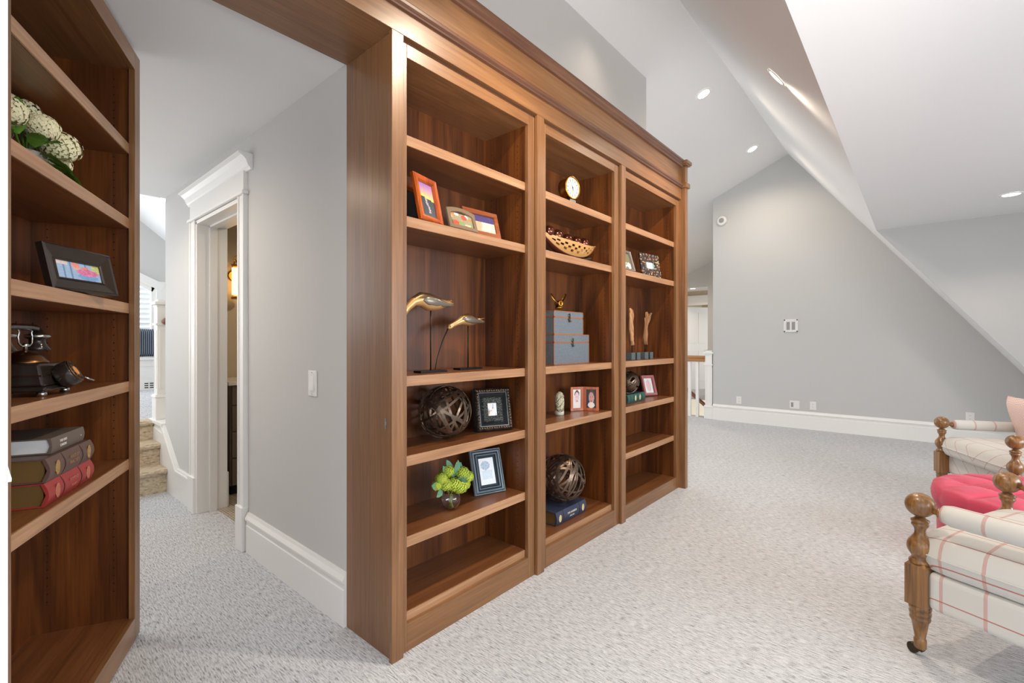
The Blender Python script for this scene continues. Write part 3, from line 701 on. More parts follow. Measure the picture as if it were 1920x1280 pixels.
# books
def text_mesh(body, size, m, parent, loc, rot, name='lettering', ext=.0004):
    cu = bpy.data.curves.new(name, 'FONT'); cu.body = body; cu.size = size; cu.extrude = ext; cu.align_x = 'CENTER'; cu.align_y = 'CENTER'
    tmp = bpy.data.objects.new(name, cu); COL.objects.link(tmp); dg = bpy.context.evaluated_depsgraph_get()
    me = bpy.data.meshes.new_from_object(tmp.evaluated_get(dg)); bpy.data.objects.remove(tmp)
    me.materials.clear(); me.materials.append(m); o = bpy.data.objects.new(name, me); COL.objects.link(o); o.parent = parent; o.location = loc; o.rotation_euler = rot; return o
gold = mat('gilt_lettering', S(196, 160, 96), .35, .6)
white_ink = mat('white_lettering', S(226, 222, 214), .5)
def book(label, loc, rotz, L, W, H, cover, pages, rounded=.012, ribs=(), title=None, tm=None, medal=False, medm=None, group=None, tsize=.018):
    """lying flat, spine facing -y, length L along x"""
    t = thing('book', label, 'book', loc, rotz, group); c = .004
    b = MB(); n = 8
    sp_ = [(-rounded*math.sin(PI*i/n)*1.0, H*i/n) for i in range(n+1)]
    prof_ = [(W, 0), (0, 0)]+sp_[1:-1]+[(0, H), (W, H), (W, H-c), (.008, H-c), (.004-rounded*.6, H/2), (.008, c), (W, c)]
    b.prism([(0, y, z) for y, z in prof_], (0, 0, 0), (L, 0, 0)); b.build('cover', cover, t, .0008)
    MB().box((.006, .004, c), (L-.006, W-.005, H-c)).build('pages', pages, t)
    for rx_ in ribs:
        b = MB(); b.prism([(0, y-.0015, z*(H-.004)/H+.002) for y, z in sp_]+[(0, y+.004, z) for y, z in sp_[::-1]], (L*rx_-.0022, 0, 0), (L*rx_+.0022, 0, 0)); b.build('spine_band', mat('band', S(60, 26, 22), .5), t)
    if title:
        for i, (txt, px, pz, szk) in enumerate(title): text_mesh(txt, tsize*szk, tm, t, (L*px, -rounded-.0012, H*pz), (R(90), 0, 0))
    if medal:
        for px in medal:
            m_ = MB(); cx = L*px
            for i in range(12):
                a = 2*PI*i/12; m_.sphere((cx+.010*math.cos(a), -rounded*.97, H/2+.017*math.sin(a)), (.005, .0012, .006), 8, 4)
            m_.sphere((cx, -rounded*1.0, H/2), (.008, .0012, .012), 10, 4); m_.build('medallion', medm or gold, t)
    return t
def cloth(name, c, r=.6):
    m = mat(name, c, r); n = N(m); h = n.noise(n.coord((1, 1, 1), False), 500, 2); n.bump(h, .2, .0004); n.l(n.mix(n.math('MULTIPLY', n.noise(n.coord((1,1,1), False), 14, 3), .35), c, tuple(x*.55 for x in c[:3])+(1,)), n.b.inputs['Base Color']); return m
gilt_pages = mat('gilt_page_block', S(124, 96, 52), .45, .3)
white_pages = striped('white_page_block', S(226, 226, 226), S(208, 208, 208), 700, 2)
bo = D(.300, .048, .7635)
book('red leather book with gilt page edges, bottom of the stack', bo, DR, .315, .225, .070, cloth('red_leather', S(158, 52, 50), .45), gilt_pages, .012, (.30, .68), [('ELEMENTS', .5, .66, .7), ('OF LAW', .5, .36, .6)], mat('faded_gilt', S(180, 110, 90), .5), (.17, .85), mat('faded_gilt2', S(170, 104, 78), .5))
bo2 = D(.302, .046, .8345)
book('brown leather book with gold medallions, middle of the stack', bo2, DR, .308, .225, .070, cloth('brown_leather', S(96, 72, 64), .45), gilt_pages, .012, (.30, .70), [('RULES OF', .5, .68, .8), ('PRACTICE', .5, .42, .8)], mat('dull_gilt', S(150, 112, 76), .5), (.15, .86), mat('dull_gilt2', S(158, 124, 72), .45))
bo3 = D(.370, .060, .9055)
book('gray book with white pages and white lettering, top of the stack', bo3, DR, .225, .215, .048, cloth('gray_cloth', S(104, 92, 82), .6), white_pages, .004, (), [('THE OLD', .30, .66, .62), ('CANON', .30, .36, .62), ('s', .86, .5, .6)], white_ink)

def leaf(b, base, tip, w, up=(0, 0, 1), mi=0):
    base, tip = Vector(base), Vector(tip); d = tip-base; s = d.cross(Vector(up)).normalized(); u_ = s.cross(d).normalized(); n = 6; v = []
    for i in range(n+1):
        t = i/n; ww_ = w*math.sin(PI*min(1, t*.92+.06))**.8*(1+.18*(i % 2)); c = base+d*t+u_*(.18*d.length*math.sin(PI*t)*.6)
        v += [c-s*ww_+u_*w*.2, c, c+s*ww_+u_*w*.2]
    f = []
    for i in range(n): a = i*3; f += [(a, a+1, a+4, a+3), (a+1, a+2, a+5, a+4)]
    b.add(v, f, mi, True)
def hydrangea(cx, r, m, parent, rnd, n=170, fs=.0055):
    b = MB(); c = Vector(cx)
    for i in range(n):
        zz = 1-2*(i+.5)/n; a = i*2.39996; rad = math.sqrt(max(0, 1-zz*zz)); d = Vector((rad*math.cos(a), rad*math.sin(a), zz*.85)); p = c+d*r*rnd.uniform(.92, 1.06)
        if d.z < -.75: continue
        s = d.orthogonal().normalized(); s.rotate(Matrix.Rotation(rnd.uniform(0, 6), 3, d)); q = d.cross(s)
        for k in range(4):
            a2 = k*PI/2; dd = s*math.cos(a2)+q*math.sin(a2); e = d.cross(dd)
            b.add([p, p+dd*fs*.8+e*fs*.8+d*fs*.12, p+dd*fs*1.6-d*fs*.05, p+dd*fs*.8-e*fs*.8+d*fs*.12], [(0, 1, 2, 3)], 0, False)
    b.sphere(cx, (r*.82, r*.82, r*.72), 12, 8, 1); return b.build('bloom', m, parent)
def petal(name, c, c2):
    m = mat(name, c, .7, spec=.2); n = N(m); n.l(n.mix(n.noise(n.coord((1, 1, 1), False), 120, 2), c, c2), n.b.inputs['Base Color']); return m
leaf_m = petal('leaf_green', S(58, 104, 34), S(110, 150, 50)); leaf2_m = petal('leaf_sage', S(70, 120, 90), S(130, 170, 140))
white_p = petal('white_petal', S(238, 232, 206), S(214, 206, 150)); core_w = mat('bloom_core', S(176, 176, 120), .9)
lime_p = petal('lime_petal', S(196, 204, 84), S(140, 168, 48)); core_l = mat('bloom_core_lime', S(96, 118, 34), .9)
rn = random.Random(5)
p = D(.50, .17, 1.7605)
t = thing('hydrangea_arrangement', 'white hydrangeas with green leaves on the open bookcase door', 'flowers', p, 0)
MB().lathe([(0, .04), (.03, .055), (.07, .05), (.095, .036), (.10, .04), (.096, .036), (.07, .046), (.03, .05), (.005, .03)], (0, 0, 0), 20).build('pot', mat('stone_pot', S(150, 146, 138), .6), t)
fx = Vector((-.902, .432, 0)); fy = Vector((-.432, -.902, 0))
for (a, d_, z, r_) in ((-.16, -.02, .17, .045), (-.10, .01, .20, .05), (-.03, .0, .205, .055), (.04, .0, .19, .055), (.10, .0, .155, .048), (.04, -.07, .14, .055), (-.06, -.06, .165, .045), (.115, -.03, .10, .045), (0, .08, .16, .05), (-.18, .03, .14, .04)):
    c = fx*a*.92+fy*d_; hydrangea((c.x, c.y, z), r_, [white_p, core_w], t, rn)
lb = MB()
for (a, d_, z, a2, d2, z2, w) in ((-.05, -.04, .10, -.12, -.08, .12, .022), (0, -.05, .12, -.04, -.10, .13, .02), (.03, -.04, .09, .07, -.09, .055, .024), (.05, -.03, .08, .11, -.10, .03, .022), (-.1, -.02, .12, -.17, -.05, .205, .022), (.06, -.01, .12, .10, -.06, .14, .02), (-.02, -.04, .09, .0, -.10, .06, .02), (-.12, 0, .10, -.2, -.03, .10, .02), (0, .06, .1, 0, .13, .08, .02)):
    u1 = fx*a+fy*d_; u2 = fx*a2+fy*d2; leaf(lb, (u1.x, u1.y, z), (u2.x, u2.y, z2), w)
lb.build('leaves', leaf_m, t)
sm_ = MB()
for a in (-.08, -.03, .03, .08, .0): sm_.tube([(0, 0, .06), (fx.x*a, fx.y*a, .16)], .003, 5)
sm_.build('stems', leaf_m, t)

# --- bay 1, upper shelf frames
def sunset(u, v):
    if v > .55+.12*(1-u): return lerp((240, 190, 130), (150, 110, 170), min(1, (v-.55)/.4))
    if v > .50+.1*(1-u): return (250, 200, 90)
    if abs(u-.5-.08*math.sin(v*9)) < .06 and v > .12: return nz_((170, 160, 165), 40)
    return nz_((60, 66, 74), 6)
frame('glossy orange wooden frame with sunset photo, front of the pair', (-.070, .245, 1.7635), 14, 12.5, .160, .212, .030, P_std, orange_wood, None, (sunset, (.102, .154, .029)))
frame('orange wooden frame half hidden behind the sunset photo frame', (-.155, .215, 1.7635), 14, 12.5, .155, .195, .030, P_std, orange_wood, mat('gray_mat', S(60, 60, 66), .8))
def folk(cols, seed):
    r2 = random.Random(seed); bl = [(r2.random(), r2.random(), r2.uniform(.05, .16), r2.uniform(.06, .22), cols[i % len(cols)]) for i in range(16)]
    def fn(u, v):
        for (a, b_, c, d, k) in bl:
            if el(u, v, a, b_, c, d): return nz_(k)
        return nz_(cols[-1])
    return fn
bronze_m = mat('bronze_frame', S(132, 112, 88), .4, .4)
frame('arched bronze frame with colourful group photo beside the orange frame', (-.062, .433, 1.7635), .9, 17, .180, .098, .022, [(0, 0), (0, .010), (.1, .013), (.9, .012), (1, .006), (1, .003)], bronze_m, None, (folk([(190, 80, 60), (240, 240, 240), (200, 120, 60), (120, 150, 90), (70, 80, 60), (225, 180, 160), (150, 140, 110)], 5), (.138, .062, .020)), arch=.014)
def wedding(u, v):
    if v > .62: return nz_((70, 60, 110))
    if el(u, v, .35, .40, .16, .38): return nz_((226, 160, 130))
    if el(u, v, .34, .85, .07, .1): return (226, 180, 160)
    return nz_((190, 190, 170), 26)
frame('wide reddish brown frame with outdoor photo behind the bronze frame', (-.085, .590, 1.7635), -4.9, 15.8, .226, .142, .028, [(0, 0), (0, .010), (.1, .013), (.9, .012), (1, .006), (1, .003)], brown_frame, None, (wedding, (.172, .088, .026)))

# --- bay 1 shorebirds
def shorebird(label, base, rod_h, L, ang, blen, neck, yaw=0, bw=.05, plate=(.155, .055)):
    t = thing('shorebird_sculpture', label, 'bird sculpture', base, R(yaw))
    # local: y along shelf (+y = tail), x toward viewer
    MB().box((-plate[1]/2, -plate[0]/2, 0), (plate[1]/2, plate[0]/2, .009)).build('base_plate', black_m, t, .001)
    MB().tube([(0, 0, .009), (0, 0, rod_h+.01)], .0032, 8).build('rod', black_m, t)
    z = rod_h
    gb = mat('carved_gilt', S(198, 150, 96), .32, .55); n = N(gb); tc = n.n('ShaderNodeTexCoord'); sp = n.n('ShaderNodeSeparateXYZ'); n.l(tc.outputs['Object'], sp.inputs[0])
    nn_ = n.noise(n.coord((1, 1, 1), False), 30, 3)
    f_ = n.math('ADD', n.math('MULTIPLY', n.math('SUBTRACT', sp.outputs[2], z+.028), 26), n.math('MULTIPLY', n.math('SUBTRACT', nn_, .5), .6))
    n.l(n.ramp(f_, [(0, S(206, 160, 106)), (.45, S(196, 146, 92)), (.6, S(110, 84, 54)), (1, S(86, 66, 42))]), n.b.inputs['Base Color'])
    path, rad = [], []
    for (y, zz, a, h) in neck: path.append((0, y*L, z+zz*L)); rad.append((a*L*1.1, h*L*1.2))
    MB().tube(path, rad, 14).build('body', gb, t)
    wing = mat('silver_wing', S(132, 124, 112), .32, .6)
    wv = MB()
    for s in (-1, 1):
        wv.tube([(s*.075*L, -.24*L, z+.155*L), (s*.100*L, -.12*L, z+.14*L), (s*.095*L, .05*L, z+.125*L), (s*.070*L, .25*L, z+.105*L), (s*.04*L, .42*L, z+.095*L), (s*.02*L, .52*L, z+.10*L)],
                [(.010*L, .02*L), (.030*L, .070*L), (.030*L, .072*L), (.024*L, .048*L), (.014*L, .024*L), (.004*L, .010*L)], 12)
    wv.build('wing', wing, t)
    MB().tube([(0, y*L, z+zz*L) for y, zz in ((.28, .16), (.42, .17), (.52, .19))], [(.03*L, .02*L), (.03*L, .012*L), (.018*L, .006*L)], 10).build('tail', gb, t)
    h0 = neck[0]
    bk_ = [(0, h0[0]*L, z+h0[1]*L)] + [(0, (h0[0]-dy)*L, z+(h0[1]-dz)*L) for dy, dz in blen]
    k = len(bk_); MB().tube(bk_, [.011*L*3*(1-.85*i/(k-1))*.33+.0012 for i in range(k)], 8).build('beak', black_m, t)
    ey = neck[1]; e = MB()
    for s in (-1, 1): e.sphere((s*(ey[2]*.85)*L, ey[0]*L-.005, z+(ey[1]+.012)*L), .0035, 8, 6)
    e.build('eye', mat('bead_eye', S(15, 12, 10), .1), t)
NK1 = [(-.62, -.16, .018, .018), (-.56, -.10, .045, .05), (-.48, .0, .045, .05), (-.36, .11, .060, .065), (-.22, .16, .085, .10), (-.05, .125, .105, .125), (.12, .105, .10, .10), (.28, .12, .07, .065), (.40, .13, .045, .035), (.50, .13, .02, .012)]
NK2 = [(-.60, -.08, .018, .018), (-.54, -.04, .045, .05), (-.44, .01, .042, .045), (-.32, .06, .055, .055), (-.18, .12, .085, .09), (-.02, .135, .105, .12), (.12, .12, .09, .09), (.26, .11, .06, .05), (.38, .12, .035, .028), (.50, .12, .02, .012)]
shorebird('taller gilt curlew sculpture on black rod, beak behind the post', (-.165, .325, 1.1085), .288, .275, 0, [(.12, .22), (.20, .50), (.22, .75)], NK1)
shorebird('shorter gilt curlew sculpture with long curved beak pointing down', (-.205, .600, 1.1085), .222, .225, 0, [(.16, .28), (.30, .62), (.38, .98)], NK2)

# --- woven metal balls
def band_ball(label, loc, r, n=20, w=.011, seed=1, group=None):
    rs = random.Random(seed); b = MB()
    for i in range(n):
        ax = Vector((rs.gauss(0, 1), rs.gauss(0, 1), rs.gauss(0, 1))).normalized(); off = rs.uniform(-.55, .55)*r
        R0 = math.sqrt(r*r-off*off)*(1-.012*(i % 3)); s = ax.orthogonal().normalized(); q = ax.cross(s); k = 40; v = []
        for j in range(k):
            a = 2*PI*j/k; d = s*math.cos(a)+q*math.sin(a); c = ax*off+d*R0; rad = c.normalized(); tg = ax - rad*ax.dot(rad); tg.normalize()
            for (u_, h_) in ((-1, 0), (1, 0), (1, .0018), (-1, .0018)): v.append(c+tg*u_*w/2+rad*h_)
        f = []
        for j in range(k):
            for m_ in range(4): f.append((j*4+m_, j*4+(m_+1) % 4, ((j+1) % k)*4+(m_+1) % 4, ((j+1) % k)*4+m_))
        b.add(v, f)
    return tag(b.build('woven_metal_ball', strap_m, None, 0, loc), label, 'decorative ball', group)
strap_m = mat('bronze_strap', S(92, 74, 62), .32, .85)
n_ = N(strap_m); n_.l(n_.mix(n_.noise(n_.coord((1, 1, 1), False), 25, 3), S(70, 52, 42), S(140, 122, 106)), n_.b.inputs['Base Color'])
band_ball('bronze strap ball beside the ornate black frame', (-.200, .441, Z4+.1295), .127, 22, .011, 11)
band_ball('large bronze strap ball sitting on the navy book', (-.185, 1.405, .2325+.150), .148, 24, .013, 12)
band_ball('small bronze strap ball sitting on the green book', (-.175, 2.285, .847+.089), .086, 20, .009, 13)

# --- ornate frame
def mosaic_tiles():
    m = mat('mosaic_frame', S(150, 118, 80), .4); n = N(m); h = n.n('ShaderNodeTexVoronoi'); h.inputs['Scale'].default_value = 62; n.l(n.coord((1, 1, 1), False), h.inputs['Vector'])
    sp = n.n('ShaderNodeSeparateColor'); n.l(h.outputs['Color'], sp.inputs[0])
    x = n.ramp(sp.outputs[0], [(0, S(70, 60, 56)), (.25, S(176, 130, 84)), (.45, S(120, 116, 116)), (.65, S(206, 168, 120)), (.85, S(150, 84, 56))]); x.node.color_ramp.interpolation = 'CONSTANT'
    n.l(n.mix(n.math('GREATER_THAN', h.outputs['Distance'], .42), x, S(46, 36, 32)), n.b.inputs['Base Color']); n.bump(h.outputs['Distance'], .6, .002); return m
def carve(name, c1, c2, sc_=90):
    m = mat(name, c1, .35, .2); n = N(m); h = n.n('ShaderNodeTexVoronoi'); h.inputs['Scale'].default_value = sc_; n.l(n.coord((1, 1, 1), False), h.inputs['Vector'])
    n.l(n.ramp(h.outputs['Distance'], [(0, c2), (.35, c1), (1, tuple(x*.4 for x in c1[:3])+(1,))]), n.b.inputs['Base Color']); n.bump(h.outputs['Distance'], 1, .004); return m
orn = carve('carved_black', S(44, 38, 34), S(150, 118, 84), 95); dk_satin = mat('black_satin', S(36, 38, 42), .25)
t = thing('picture_frame', 'ornate carved black frame with tiny photo beside the strap ball', 'picture frame', (-.150, .735, Z4+.001), 0); t.rotation_euler = (0, 0, R(-24+90))
M = Matrix.Rotation(-R(13), 3, 'X'); w, h = .205, .222
def ringf(b, d0, d1, y0, y1):
    a = [(-w/2+d0, y0, d0), (w/2-d0, y0, d0), (w/2-d0, y0, h-d0), (-w/2+d0, y0, h-d0)]; c = [(-w/2+d1, y1, d1), (w/2-d1, y1, d1), (w/2-d1, y1, h-d1), (-w/2+d1, y1, h-d1)]
    for i in range(4): j = (i+1) % 4; b.add([M@Vector(p_) for p_ in (a[i], a[j], c[j], c[i])], [(0, 1, 2, 3)])
b = MB(); ringf(b, 0, 0, .02, -.018); b.add([M@Vector(q) for q in ((-w/2, .02, 0), (w/2, .02, 0), (w/2, .02, h), (-w/2, .02, h))], [(0, 1, 2, 3)]); ringf(b, 0, .004, -.018, -.024); b.build('case', dk_satin, t)
b = MB(); ringf(b, .004, .010, -.024, -.030); ringf(b, .010, .022, -.030, -.022); b.build('outer_carving', orn, t)
b = MB(); ringf(b, .022, .026, -.022, -.022); ringf(b, .026, .044, -.022, -.004); b.build('cove', dk_satin, t)
b = MB(); ringf(b, .044, .050, -.004, -.010); ringf(b, .050, .076, -.010, -.008); ringf(b, .076, .078, -.008, -.003); b.build('inner_carving', carve('carved_silver', S(50, 54, 50), S(150, 150, 136), 120), t)
o = photo(t, .050, .066, folk([(235, 215, 190), (200, 190, 190), (150, 130, 120), (225, 225, 230)], 9), y=-.0035, z0=.078)
for vv in o.data.vertices: vv.co = M @ vv.co
b = MB()
for i in range(14):
    for (x, z) in ((-w/2+.014+i*(w-.028)/13, .014), (-w/2+.014+i*(w-.028)/13, h-.014), (-w/2+.014, .014+i*(h-.028)/13), (w/2-.014, .014+i*(h-.028)/13)):
        p_ = M@Vector((x, -.028, z)); b.sphere(p_, (.0055, .004, .0055), 6, 4)
b.build('leaf_ornament', mat('worn_gilt', S(120, 96, 74), .35, .5), t)

# --- blue-black frame + lime hydrangea
P_rib = [(0, 0), (0, .012), (.06, .018), (.14, .014), (.3, .019), (.42, .018), (.5, .014), (.62, .020), (.74, .016), (.8, .010), (.92, .012), (1, .008), (1, .004)]
def rib():
    m = mat('blue_black_frame', S(50, 62, 74), .3); n = N(m); g = n.n('ShaderNodeNewGeometry'); n.l(n.ramp(g.outputs['Pointiness'], [(.49, S(42, 50, 60)), (.56, S(150, 170, 182))]), n.b.inputs['Base Color']); return m
def sketch(u, v):
    if el(u, v, .42, .72, .30, .17): return nz_((160, 178, 194), 22)
    if .2 < v < .55 and .15 < u < .85: return nz_((196, 210, 220), 10)
    return nz_((222, 226, 230), 6)
frame('blue-black ribbed frame with pale sketch beside the lime hydrangea', (-.166, .720, Z5+.001), -17.8, 18.0, .180, .228, .046, P_rib, rib(), None, (sketch, (.088, .136, .046)))
t = thing('hydrangea_vase', 'lime green hydrangeas in a round clear glass vase', 'flowers', (-.150, .435, Z5+.0008))
glass_m = mat('clear_glass', (1, 1, 1, 1), .02); gb_ = N(glass_m).b; gb_.inputs['Transmission Weight'].default_value = 1; gb_.inputs['IOR'].default_value = 1.45
rV = .047
outp = [(.001, .018), (.004, .024)]+[(rV*.95+rV*math.sin(a), rV*math.cos(a)) for a in [R(x) for x in (-55, -35, -15, 5, 25, 42, 54)]]
inp = [(h_, r_-.0025) for h_, r_ in outp[::-1]][:-1]+[(.006, .010), (.006, .001)]
MB().lathe(outp+inp, (0, 0, 0), 28).build('glass_vase', glass_m, t)
stm = MB()
for i in range(9):
    a = i*2.4; stm.tube([(.012*math.cos(a), .012*math.sin(a), .008), (.006*math.cos(a+2), .006*math.sin(a+2), .05), (.03*math.cos(a), .03*math.sin(a), .11)], .002, 5)
stm.build('stems', mat('stem', S(130, 140, 50), .6), t)
for (x, y, z, r_) in ((.02, -.075, .165, .030), (.015, -.045, .130, .034), (.03, -.01, .125, .036), (.035, .025, .105, .036), (.02, .055, .165, .034), (.025, .085, .140, .032), (.02, .070, .105, .028), (0, -.02, .185, .032), (-.04, .0, .15, .036), (.01, -.095, .135, .024)):
    hydrangea((x, y, z), r_, [lime_p, core_l], t, rn, 130, .0040)
lb = MB()
for (a, b_, w) in (((0, -.08, .13), (.02, -.135, .145), .02), ((0, -.06, .12), (.03, -.115, .09), .018), ((0, .03, .13), (.06, .05, .13), .022), ((0, .0, .16), (-.01, -.02, .235), .018), ((0, .01, .15), (.02, .025, .232), .020), ((0, -.03, .15), (.0, -.05, .215), .014), ((-.02, .04, .14), (-.03, .09, .20), .02), ((0, .02, .12), (.05, .06, .16), .02)): leaf(lb, a, b_, w, (1, 0, 0))
lb.build('leaves', leaf2_m, t)

# --- bay 2 : clock
t = thing('mantel_clock', 'round brass desk clock with white dial on the top shelf', 'clock', (-.115, 1.405, Z1+.001), R(90-6))
cc = (0, 0, .118); rc = .072
MB().lathe([(-.055, rc*.80), (-.05, rc*.92), (0, rc*.95), (.010, rc), (.016, rc), (.018, rc*.90), (.009, rc*.89)], cc, 36, (0, -1, 0)).build('case', brass_m, t)
MB().lathe([(.010, rc*.89), (.0115, rc*.89)], cc, 36, (0, -1, 0)).build('dial', mat('clock_face', S(200, 198, 190), .35), t)
tk = MB()
for i in range(12):
    a = i*PI/6; c_, s_ = math.sin(a), math.cos(a); p0 = Vector((cc[0]+c_*rc*.66, -.0125, cc[2]+s_*rc*.66)); dd = Vector((c_, 0, s_)); sd_ = Vector((s_, 0, -c_)); l_ = .007
    tk.add([p0+dd*l_+sd_*.0016, p0+dd*l_-sd_*.0016, p0-dd*l_-sd_*.0016, p0-dd*l_+sd_*.0016], [(0, 1, 2, 3)])
tk.build('hour_marks', black_m, t)
hd = MB()
for a, l_, w_ in ((R(-28), .055, .0014), (R(165), .032, .0022)):
    dd = Vector((math.sin(a), 0, math.cos(a))); sd_ = Vector((math.cos(a), 0, -math.sin(a))); p0 = Vector((0, -.0135, cc[2]))
    hd.add([p0-dd*.01+sd_*w_, p0-dd*.01-sd_*w_, p0+dd*l_-sd_*w_*.4, p0+dd*l_+sd_*w_*.4], [(0, 1, 2, 3)])
hd.lathe([(.0135, .004), (.016, .003)], cc, 10, (0, -1, 0)); hd.build('hands', black_m, t)
MB().box((-.030, -.016, 0), (.030, .040, .044)).build('stand', chrome_m, t, .003)
# boat basket with mercury balls
t = thing('boat_basket', 'boat shaped pierced wooden basket on a metal stand', 'basket', (-.150, 1.45, Z2+.001))
def boat(side):
    b = MB(); nU, nV = 18, 5; L_ = .30
    def P(u, v):
        # u -1..1 along y, v 0 rim..1 bottom
        e = (1-abs(u)**2.2); zr_ = .112+.030*abs(u)**2.5; zb = .030+.105*abs(u)**2.4; z = zr_+(zb-zr_)*v
        x = side*(.062*e)*(1-.45*v*v)+.0; return Vector((x, u*L_, z))
    hole = []
    for i in range(nU):
        for j in range(nV):
            u0, u1 = -1+2*i/nU, -1+2*(i+1)/nU; v0, v1 = j/nV, (j+1)/nV
            q = [P(u0, v0), P(u1, v0), P(u1, v1), P(u0, v1)]
            if 2 <= i < nU-2 and 1 <= j <= 3 and (i+j) % 2 == 0:
                c = sum(q, Vector())/4; inn = [c+(p_-c)*.84 for p_ in q]
                for k in range(4): b.add([q[k], q[(k+1) % 4], inn[(k+1) % 4], inn[k]], [(0, 1, 2, 3)])
            else: b.add(q, [(0, 1, 2, 3)])
    o = b.build('side_slat', mat('pale_bamboo', S(184, 138, 82), .45), t); md = o.modifiers.new('t', 'SOLIDIFY'); md.thickness = .004
boat(1); boat(-1)
bt = MB(); bt.tube([(0, u*.30, .030+.105*abs(u)**2.4) for u in [-1+i/8 for i in range(17)]], [(.004+.032*(1-abs(-1+i/8)**2), .004) for i in range(17)], 8); bt.build('keel', mat('basket_brown', S(96, 44, 30), .5), t)
MB().tube([(.02, -.20, .001+.006), (.02, -.10, .018), (.02, 0, .024), (.02, .10, .018), (.02, .21, .040)], (.010), 6).box((-.03, -.15, 0), (.03, .15, .008)).build('stand', chrome_m, t)
mer = mat('mercury_glass', S(120, 70, 56), .12, .9)
for i, (y, z_, rad, lb_) in enumerate(((-.235, .150, .036, 'amber mercury glass ball at the left end of the basket'), (-.150, .138, .040, 'second mercury glass ball from the left in the basket'), (-.045, .128, .040, 'middle mercury glass ball in the basket'), (.060, .130, .040, 'mottled mercury glass ball right of the basket middle'), (.160, .140, .036, 'mercury glass ball at the right end of the basket'))):
    tag(MB().sphere((0, 0, 0), rad, 20, 12).build('glass_ball', mer, None, 0, (-.150, 1.45+y, Z2+z_)), lb_, 'glass ball', 'mercury glass balls in the basket')
# boxes
def trunk(label, loc, w, d, h):
    bl_ = mat('blue_gray_leather', S(92, 102, 112), .55); n = N(bl_); n.l(n.mix(n.noise(n.coord((1, 1, 1), False), 90, 3), S(78, 88, 98), S(118, 128, 136)), n.b.inputs['Base Color'])
    cop = mat('copper_edge', S(168, 112, 78), .4, .3)
    t = thing('storage_box', label, 'box', loc, R(90)); lz = h*.74
    MB().box((0, 0, .001), (w, d, lz-.004)).build('body', bl_, t, .002)
    MB().box((0, 0, lz), (w, d, h)).build('lid', bl_, t, .002)
    e = MB(); k = .004
    for z in (.002, lz-.004, lz+.001, h-.002):
        for (a, c) in (((-.001, -.001), (w+.001, k)), ((-.001, d-k), (w+.001, d+.001)), ((-.001, 0), (k, d)), ((w-k, 0), (w+.001, d))): e.box((a[0], a[1], z-.0022), (c[0], c[1], z+.0022))
    for x, y in ((-.001, -.001), (w-k, -.001), (-.001, d-k), (w-k, d-k)): e.box((x, y, .001), (x+k+.001, y+k+.001, h))
    e.build('edging', cop, t)
    MB().lathe([(0, .013), (.003, .013), (.004, .009)], (w*.5, -.001, lz+.012), 12, (0, -1, 0)).box((w*.5-.006, -.007, lz-.03), (w*.5+.006, -.001, lz+.006)).sphere((w*.5-.01, -.005, lz-.012), .006, 8, 6).sphere((w*.5+.012, -.005, lz-.022), .006, 8, 6).build('clasp', mat('pewter', S(110, 108, 100), .3, 1), t)
trunk('larger blue-gray trunk box with copper edges, bottom of the stack', (-.147, 1.266, Z3+.0005), .400, .165, .187)
trunk('smaller blue-gray trunk box stacked on the larger box', (-.150, 1.270, Z3+.188), .328, .150, .145)
t = thing('brass_propeller', 'small brass propeller lying on the upper trunk box', 'ornament', (-.205, 1.40, Z3+.3345))
MB().lathe([(-.022, .016), (-.018, .020), (.018, .020), (.022, .016), (.022, .010), (-.022, .010), (-.022, .016)], (.0, 0, .050), 18, (1, -.25, 0), cap=False).build('hub', brass_m, t)
for a, l_ in ((R(148), .105), (R(38), .105), (R(-90+4), .040)):
    b = MB(); k = 8; v = []; f = []
    for i in range(k+1):
        s = i/k; rad = .016+(l_-.016)*s; wd_ = .030*math.sin(PI*min(1, s*.8+.2))**.7*(1 if l_ > .05 else .8)+.002; tw = R(50-25*s)
        c = Vector((0, math.cos(a)*rad, .050+math.sin(a)*rad)); per = Vector((0, -math.sin(a), math.cos(a)))*math.cos(tw)+Vector((1, 0, 0))*math.sin(tw)
        v += [c-per*wd_, c+per*wd_]
    for i in range(k): f.append((i*2, i*2+1, i*2+3, i*2+2))
    b.add([(x, y, max(z, .001)) for x, y, z in v], f, 0, True); o = b.build('blade', brass_m, t); md = o.modifiers.new('t', 'SOLIDIFY'); md.thickness = .003
# totem
t = thing('carved_totem', 'cream carved bone figurine on the middle bay shelf', 'figurine', (-.204, 1.403, Z4+.0008))
MB().lathe([(0, .030), (.022, .031), (.024, .029)], (0, 0, 0), 18).build('base', mat('bone_base', S(222, 216, 198), .5), t)
cm = carve('carved_bone', S(216, 206, 172), S(232, 224, 196), 85); N(cm).b.inputs['Metallic'].default_value = 0
MB().lathe([(.024, .029), (.05, .031), (.09, .032), (.12, .030), (.138, .022), (.147, .010), (.149, .002)], (0, 0, 0), 20).build('carving', cm, t)
g = MB()
for k in range(3): g.tube([(.032*math.cos(a), .032*math.sin(a), .04+.03*k+.02*math.sin(a*2+k)) for a in [R(x) for x in range(-120, 121, 15)]], .0012, 5)
g.build('incised_lines', hole_m, t)
